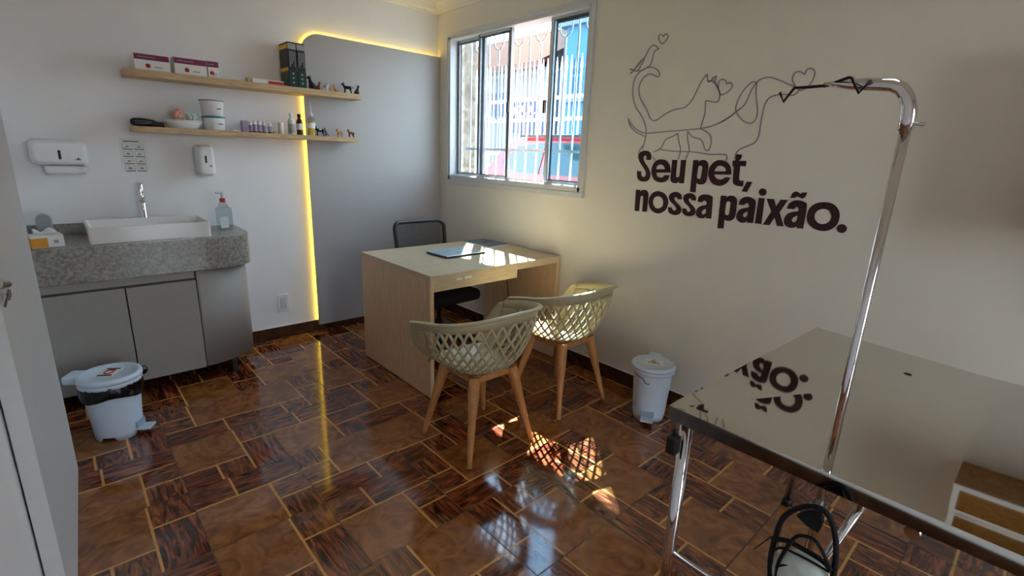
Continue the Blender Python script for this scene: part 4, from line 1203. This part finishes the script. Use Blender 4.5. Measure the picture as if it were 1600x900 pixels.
# grooming arm
ga = thing('grooming_stand', 'tall chrome arm with two wire hooks clamped to the table edge', 'grooming arm', (-1.50, -3.594, .66))
ax, ay, az = -1.50, -3.594, .66
def g3(y, z, x=-1.49):
    q = CAM+(Vector((x, y, z))-CAM)*1.026
    return q-Vector((ax, ay, az))
mk(M_chrome).tube([g3(-3.594, .62), g3(-3.594, 1.497)], .0085, 18).build('post', ga)
mb = mk(M_chrome)
pth = [g3(-3.594, 1.478), g3(-3.594, 1.50), g3(-3.592, 1.517), g3(-3.586, 1.532), g3(-3.576, 1.545), g3(-3.563, 1.552), g3(-3.545, 1.554), g3(-3.52, 1.556), g3(-3.50, 1.557), g3(-3.48, 1.559), g3(-3.46, 1.561)]
st = [.0115, .0115, .0115, .0115, .0115, .0115, .011, .0105, .009, .006, .003]
def ring(i, p_, t_):
    s_ = Vector((1, 0, 0)); n_ = s_.cross(t_).normalized()
    return [p_+(s_*math.cos(2*PI*k/14)*.0115+n_*math.sin(2*PI*k/14)*st[i]) for k in range(14)]
mb.sweep(pth, ring); mb.build('curved_sleeve', ga)
mk(M_steelb).tube([g3(-3.594, 1.49), g3(-3.618, 1.488)], .003, 8).build('set_screw', ga)
mb = mk(M_darkmetal)
mb.tube([g3(-3.48, 1.559), g3(-3.43, 1.5575), g3(-3.408, 1.558), g3(-3.392, 1.534), g3(-3.383, 1.551)], .0028, 8)
mb.tube([g3(-3.458, 1.557), g3(-3.500, 1.567, -1.506), g3(-3.505, 1.566, -1.508), g3(-3.520, 1.540, -1.508), g3(-3.534, 1.560, -1.508)], .0028, 8)
mb.build('wire_hook', ga)
mk(M_steelb).bb(-.008, .022, -.014, .014, .068, .088, bev=.003).build('clamp', ga)

# bag hanging from the arm's foot
bg = thing('hanging_pouch', 'white pouch wrapped in black straps hanging below the table edge', 'bag', (-1.535, -3.60, .60))
def b3(px_, py_, dx=0.):
    y_, z_ = wallpt(px_, py_, -1.535+dx); return Vector((dx, y_+3.60, z_-.60))
mb = mk(M_blackfab)
def strap(mb, pts, r_, dx=0.): 
    q = catmull(pts, False, 5); mb.tube([b3(a_, b_, dx) for a_, b_ in q], r_, 8)
strap(mb, [(1203, 905), (1204, 870), (1212, 838), (1222, 812), (1240, 797), (1265, 791), (1285, 796), (1298, 812), (1306, 845), (1305, 880), (1300, 912)], .0055)
mb.build('carry_loop', bg)
mb = mk(M_blackfab)
strap(mb, [(1206, 842), (1230, 845), (1255, 858), (1280, 873), (1300, 890)], .0052, -.004)
strap(mb, [(1212, 905), (1216, 880), (1228, 858), (1240, 842), (1252, 837), (1272, 843), (1285, 862), (1298, 892)], .0036, -.012)
strap(mb, [(1208, 860), (1222, 856), (1245, 866), (1270, 879), (1296, 894)], .0026, -.012)
strap(mb, [(1212, 886), (1225, 883), (1245, 886), (1262, 900)], .0026, -.014)
strap(mb, [(1178, 858), (1192, 848), (1205, 838)], .0013)
mb.build('strap', bg)
q = mk(M_blackfab); q.prism([(b3(a_, b_).y, b3(a_, b_).z) for a_, b_ in [(1247, 802), (1262, 797), (1284, 800), (1288, 815), (1281, 829), (1262, 818)]], 'x', -.010, .002); q.build('strap_pad', bg)
mb = mk(M_minty)
cy = b3(1252, 905); 
mb.ball((.006, cy.y, cy.z-.006), .06, .5, .98, 1.08, 20); mb.build('white_pouch', bg)

# wooden cabinet on the right wall just outside the frame (seen mirrored in the table)
t = thing('wooden_wall_cabinet', 'brown wooden wall cubby with white edging, mirrored in the steel table', 'cabinet', (-.13, -4.0, 1.22))
mb = mk(M_wood_d)
mb.bb(-.13, .128, -.262, -.244, 0, .62).bb(-.13, .128, .244, .262, 0, .62).bb(-.13, .128, -.244, .244, 0, .018).bb(-.13, .128, -.244, .244, .602, .62).bb(.118, .128, -.244, .244, .018, .602).bb(-.125, .118, -.244, .244, .3, .318)
mb.build('cabinet_body', t)
mb = mk(M_paper)
mb.bb(-.134, -.130, -.262, .262, 0, .018).bb(-.134, -.13, -.262, .262, .602, .62).bb(-.134, -.13, -.262, -.244, .018, .602).bb(-.134, -.13, .244, .262, .018, .602).bb(-.129, -.1255, -.244, .244, .3, .318)
mb.build('edge_banding', t)

# unseen fill lamp fixture, added on the ceiling to brighten the room
t = thing('fill_lamp', 'round white fill lamp added on the ceiling out of view', 'lamp', (-1.3, -3.6, H))
mk(M_whiteplast).lathe([(.2, 0), (.2, -.03), (.19, -.035)], (0, 0, 0), 32, caps=False).build('fill_lamp_housing', t)
mk(M_filllamp).lathe([(.19, -.033), (.15, -.045), (0, -.05)], (0, 0, 0), 32, caps=False).build('fill_lamp_shade', t)

# ------------------------------------------------------------------ outside
struct(mk(M_ground).bb(.12, 60, -30, 40, -.1, .2).build('ground_outside'))
struct(mk(M_ground).bb(-25, .12, -30, YB-.12, -.12, -.02).build('ground_yard'))
o = mk(M_pillar).bb(.46, .60, .235, .47, .2, 3.3, bev=.01).build('stone_pillar'); tag(o, 'beige stone clad porch pillar at the left edge of the window', 'pillar')
o = mk(M_whiteout).bb(.12, .58, -6, 3, 3.02, 3.16).build('roof_eave'); tag(o, 'white rendered roof overhang above the window outside', 'roof')
# car
cr = thing('parked_car', 'red hatchback car parked outside the window', 'car', (3.2, .4, .2))
prof = [(1.96, .32), (2.0, .7), (1.92, .93), (1.84, 1.0), (1.72, 1.14), (1.56, 1.33), (1.36, 1.43), (.95, 1.48), (.3, 1.49), (-.3, 1.44), (-.62, 1.34), (-1.12, 1.0), (-1.75, .88), (-2.0, .74), (-2.06, .5), (-2.02, .26), (-1.75, .2), (1.7, .2)]
mb = mk(M_car)
def carx(z, side): 
    ins = 0 if z < .98 else .16*(z-.98)/.5
    if z < .3: ins = .04
    return side*(.80-ins)
prof2 = catmull(prof, True, 3)
slices = []
for side, f_ in ((-1, 1), (-1, .55), (1, .55), (1, 1)):
    slices.append([mb.bm.verts.new((carx(z, side)*(f_ if f_ == 1 else .9), y*(1 if f_ == 1 else 1.0), z+(0 if f_ == 1 else .02 if z > 1.2 else 0))) for y, z in prof2])
for A_, B_ in zip(slices, slices[1:]):
    n = len(A_)
    for j in range(n):
        f = mb.bm.faces.new((A_[j], A_[(j+1) % n], B_[(j+1) % n], B_[j])); f.smooth = True
mb.bm.faces.new(slices[0]); mb.bm.faces.new(slices[-1])
mb.build('car_body', cr)
mb = mk(M_carglass)
for wy in ([(1.42, 1.04), (1.52, 1.12), (1.25, 1.35), (.72, 1.40), (.72, .98), (1.1, .98)], [(.66, .98), (.66, 1.40), (-.12, 1.39), (-.12, .98)], [(-.18, .98), (-.18, 1.38), (-.5, 1.30), (-.86, 1.0)]):
    vs = [mb.bm.verts.new((carx(z, -1)-.012, y, z)) for y, z in wy]; mb.bm.faces.new(vs)
    vs2 = [mb.bm.verts.new((carx(z, -1)+.004, y, z)) for y, z in wy]; mb.bm.faces.new(list(reversed(vs2)))
    for j in range(len(vs)): mb.bm.faces.new((vs[j], vs[(j+1) % len(vs)], vs2[(j+1) % len(vs)], vs2[j]))
mb.build('side_window', cr)
mk(M_black).bb(-.72, -.68, -.3, 1.2, 1.47, 1.50).build('roof_rail', cr)
for y_ in (1.3, -1.35):
    for sx in (-1, 1):
        wv = mk(M_tyre).cyl((sx*.62, y_, .3), (sx*.815, y_, .3), .3, seg=28).build('wheel', cr)
        mk(M_steelb).cyl((sx*.815, y_, .3), (sx*.825, y_, .3), .19, seg=20).build('hub_cap', wv)
mk(M_paper).box((-.765, 1.66, 1.0), (.02, .10, .10), bev=.01).build('rear_lamp', cr)
mk(M_car).ball((-.86, -.75, 1.02), .09, .6, .9, .7, 12).build('wing_mirror', cr)
# gate
gt = thing('street_gate', 'white iron gate and fence with spear tips behind the car', 'gate', (4.6, 3, .2))
mb = mk(M_whitepaint)
for z in (.35, 1.25, 1.9, 2.28): mk(M_whitepaint).bb(-.02, .02, -7, 5, z-.03, z+.03).build('rail', gt)
tmpl = None; y_ = -3.
for k in range(62):
    yy = -3.0+k*.118
    if tmpl is None:
        mb = mk(M_whitepaint).bb(-.013, .013, -.013, .013, .05, 2.75)
        mb.prism([(-.03, 2.75), (.03, 2.75), (0, 2.98)], 'x', -.008, .008)
        tmpl = mb.build('picket', gt); tmpl.location = (0, yy, 0)
    else:
        c_ = tmpl.copy(); COL.objects.link(c_); c_.parent = gt; c_.location = (0, yy, 0)
mb = mk(M_whitepaint)
for k in range(9):   # fan of curved rods at the left gate
    a_ = math.radians(10+k*10)
    mb.tube([(0.02, 2.55, .9), (0.02, 2.55-1.1*math.cos(a_), .9-.0+ -.55*math.sin(a_))], .012, 6)
mb.build('fan_rods', gt)
# blue sign wall with number
sg = thing('painted_phone_sign', 'blue painted sign with white phone number across the street', 'sign', (9.9, 9.4, 2.75))
mk(M_signblue).bb(-.03, .03, -1.15, .75, -.55, .48).build('sign_board', sg)
fc = bpy.data.curves.new('num', 'FONT'); fc.body = '9552-07'; fc.size = .56; fc.align_x = 'CENTER'; fc.align_y = 'CENTER'; fc.extrude = .004
fo = bpy.data.objects.new('num', fc); COL.objects.link(fo)
me = bpy.data.meshes.new_from_object(fo.evaluated_get(bpy.context.evaluated_depsgraph_get())); bpy.data.objects.remove(fo)
me.materials.clear(); me.materials.append(M_whitepaint)
for v in me.vertices:
    a_, b_, c_ = v.co; v.co = (-.036-c_, -a_, b_)
no_ = bpy.data.objects.new('painted_number', me); COL.objects.link(no_); no_.parent = sg; no_.location = (0, -.25, .12)
mk(M_whitepaint).bb(-.036, -.03, -1.15, .75, -.17, -.13).build('painted_rule', sg)
# houses across the street
h1 = thing('terracotta_house', 'low house with terracotta tiled roof across the street', 'house', (12, 11.6, .2))
mk(M_whiteout).bb(-1.9, 4, -3.0, 8, 0, 4.1).build('wall', h1)
mb = mk(M_roof)
mb.prism([(-2.6, 4.15), (1.5, 6.1), (4.5, 4.15)], 'y', -3.3, 8.5)
mb.build('roof', h1)
mk(mat('eave_board', (92, 70, 62), .8)).bb(-2.62, -2.5, -3.3, 8.5, 3.95, 4.15).build('fascia', h1)  # plain brown fascia board along the eave
mb = mk(M_signblue)
for k in range(5): mb.bb(-1.96, -1.9, -1.0+k*.42+.0, -.72+k*.42, 2.6, 3.4)
mb.build('window', h1)
h2 = thing('pale_blue_house', 'pale blue two storey house with turquoise shutters across the street', 'house', (11.5, 4.6, .2))
mk(M_bluewall).bb(-1.5, 5, -7, 3.1, 0, 5.1).build('wall', h2)
mk(M_whiteout).bb(-1.7, 5.2, -7.2, 3.3, 5.1, 5.3).bb(-1.62, -1.5, -7, 3.1, 2.9, 3.05).build('cornice', h2)
for k in range(5):
    for z in (3.2, 3.75):
        mk(M_shutter).bb(-1.56, -1.5, 2.7-k*.8-.32, 2.7-k*.8, z, z+.42).build('shutter', h2)
h3 = thing('distant_hill_mass', 'grey-blue roofed mass standing for the hill behind the terracotta roof', 'house', (20, 16, .2))  # house-shaped mass that stands for the distant hill
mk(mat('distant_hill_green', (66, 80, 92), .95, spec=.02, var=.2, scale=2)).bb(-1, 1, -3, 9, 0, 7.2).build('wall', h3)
mk(M_roof).prism([(-1.6, 7.2), (0, 8.2), (1.6, 7.2)], 'y', -3.4, 9.4).build('roof', h3)

# ------------------------------------------------------------------ light
wd = bpy.data.worlds.new('sky'); sc.world = wd; wd.use_nodes = True
N = wd.node_tree.nodes; L = wd.node_tree.links; bgd = N['Background']
tc = N.new('ShaderNodeTexCoord'); sx = N.new('ShaderNodeSeparateXYZ'); rp = N.new('ShaderNodeValToRGB')
L.new(tc.outputs['Generated'], sx.inputs[0]); L.new(sx.outputs['Z'], rp.inputs['Fac']); L.new(rp.outputs['Color'], bgd.inputs['Color'])
rp.color_ramp.elements[0].position = 0; rp.color_ramp.elements[0].color = (.84, .94, 1, 1)
rp.color_ramp.elements[1].position = .8; rp.color_ramp.elements[1].color = (.54, .75, 1, 1)
SKY, SUN, EXPO, FILL_LAMP = 7, 64, .42, 2.5
bgd.inputs['Strength'].default_value = SKY
sd = bpy.data.lights.new('sun', 'SUN'); so = bpy.data.objects.new('sun', sd); COL.objects.link(so)
sd.energy = SUN; sd.color = (1, .95, .86); sd.angle = math.radians(.55)
dirv = Vector((-.53, -.63, -1)).normalized()
so.rotation_euler = dirv.to_track_quat('-Z', 'Y').to_euler()
so.location = (5, 5, 10)
# light of the added fill lamp, lifts the interior
ld = bpy.data.lights.new('fill_lamp_light', 'AREA'); lo_ = bpy.data.objects.new('fill_lamp_light', ld); COL.objects.link(lo_)
ld.shape = 'DISK'; ld.size = .38; ld.energy = FILL_LAMP; ld.color = (1, .96, .9); lo_.location = (-1.3, -3.6, H-.06)

sc.view_settings.view_transform = 'Standard'; sc.view_settings.look = 'None'
sc.view_settings.exposure = EXPO; sc.view_settings.gamma = 1; sc.view_settings.use_curve_mapping = False
sc.cycles.use_denoising = True
sc.cycles.max_bounces = 10; sc.cycles.diffuse_bounces = 6; sc.cycles.glossy_bounces = 5; sc.cycles.transparent_max_bounces = 16
sc.cycles.sample_clamp_indirect = 8
sc.cycles.caustics_reflective = False; sc.cycles.caustics_refractive = False
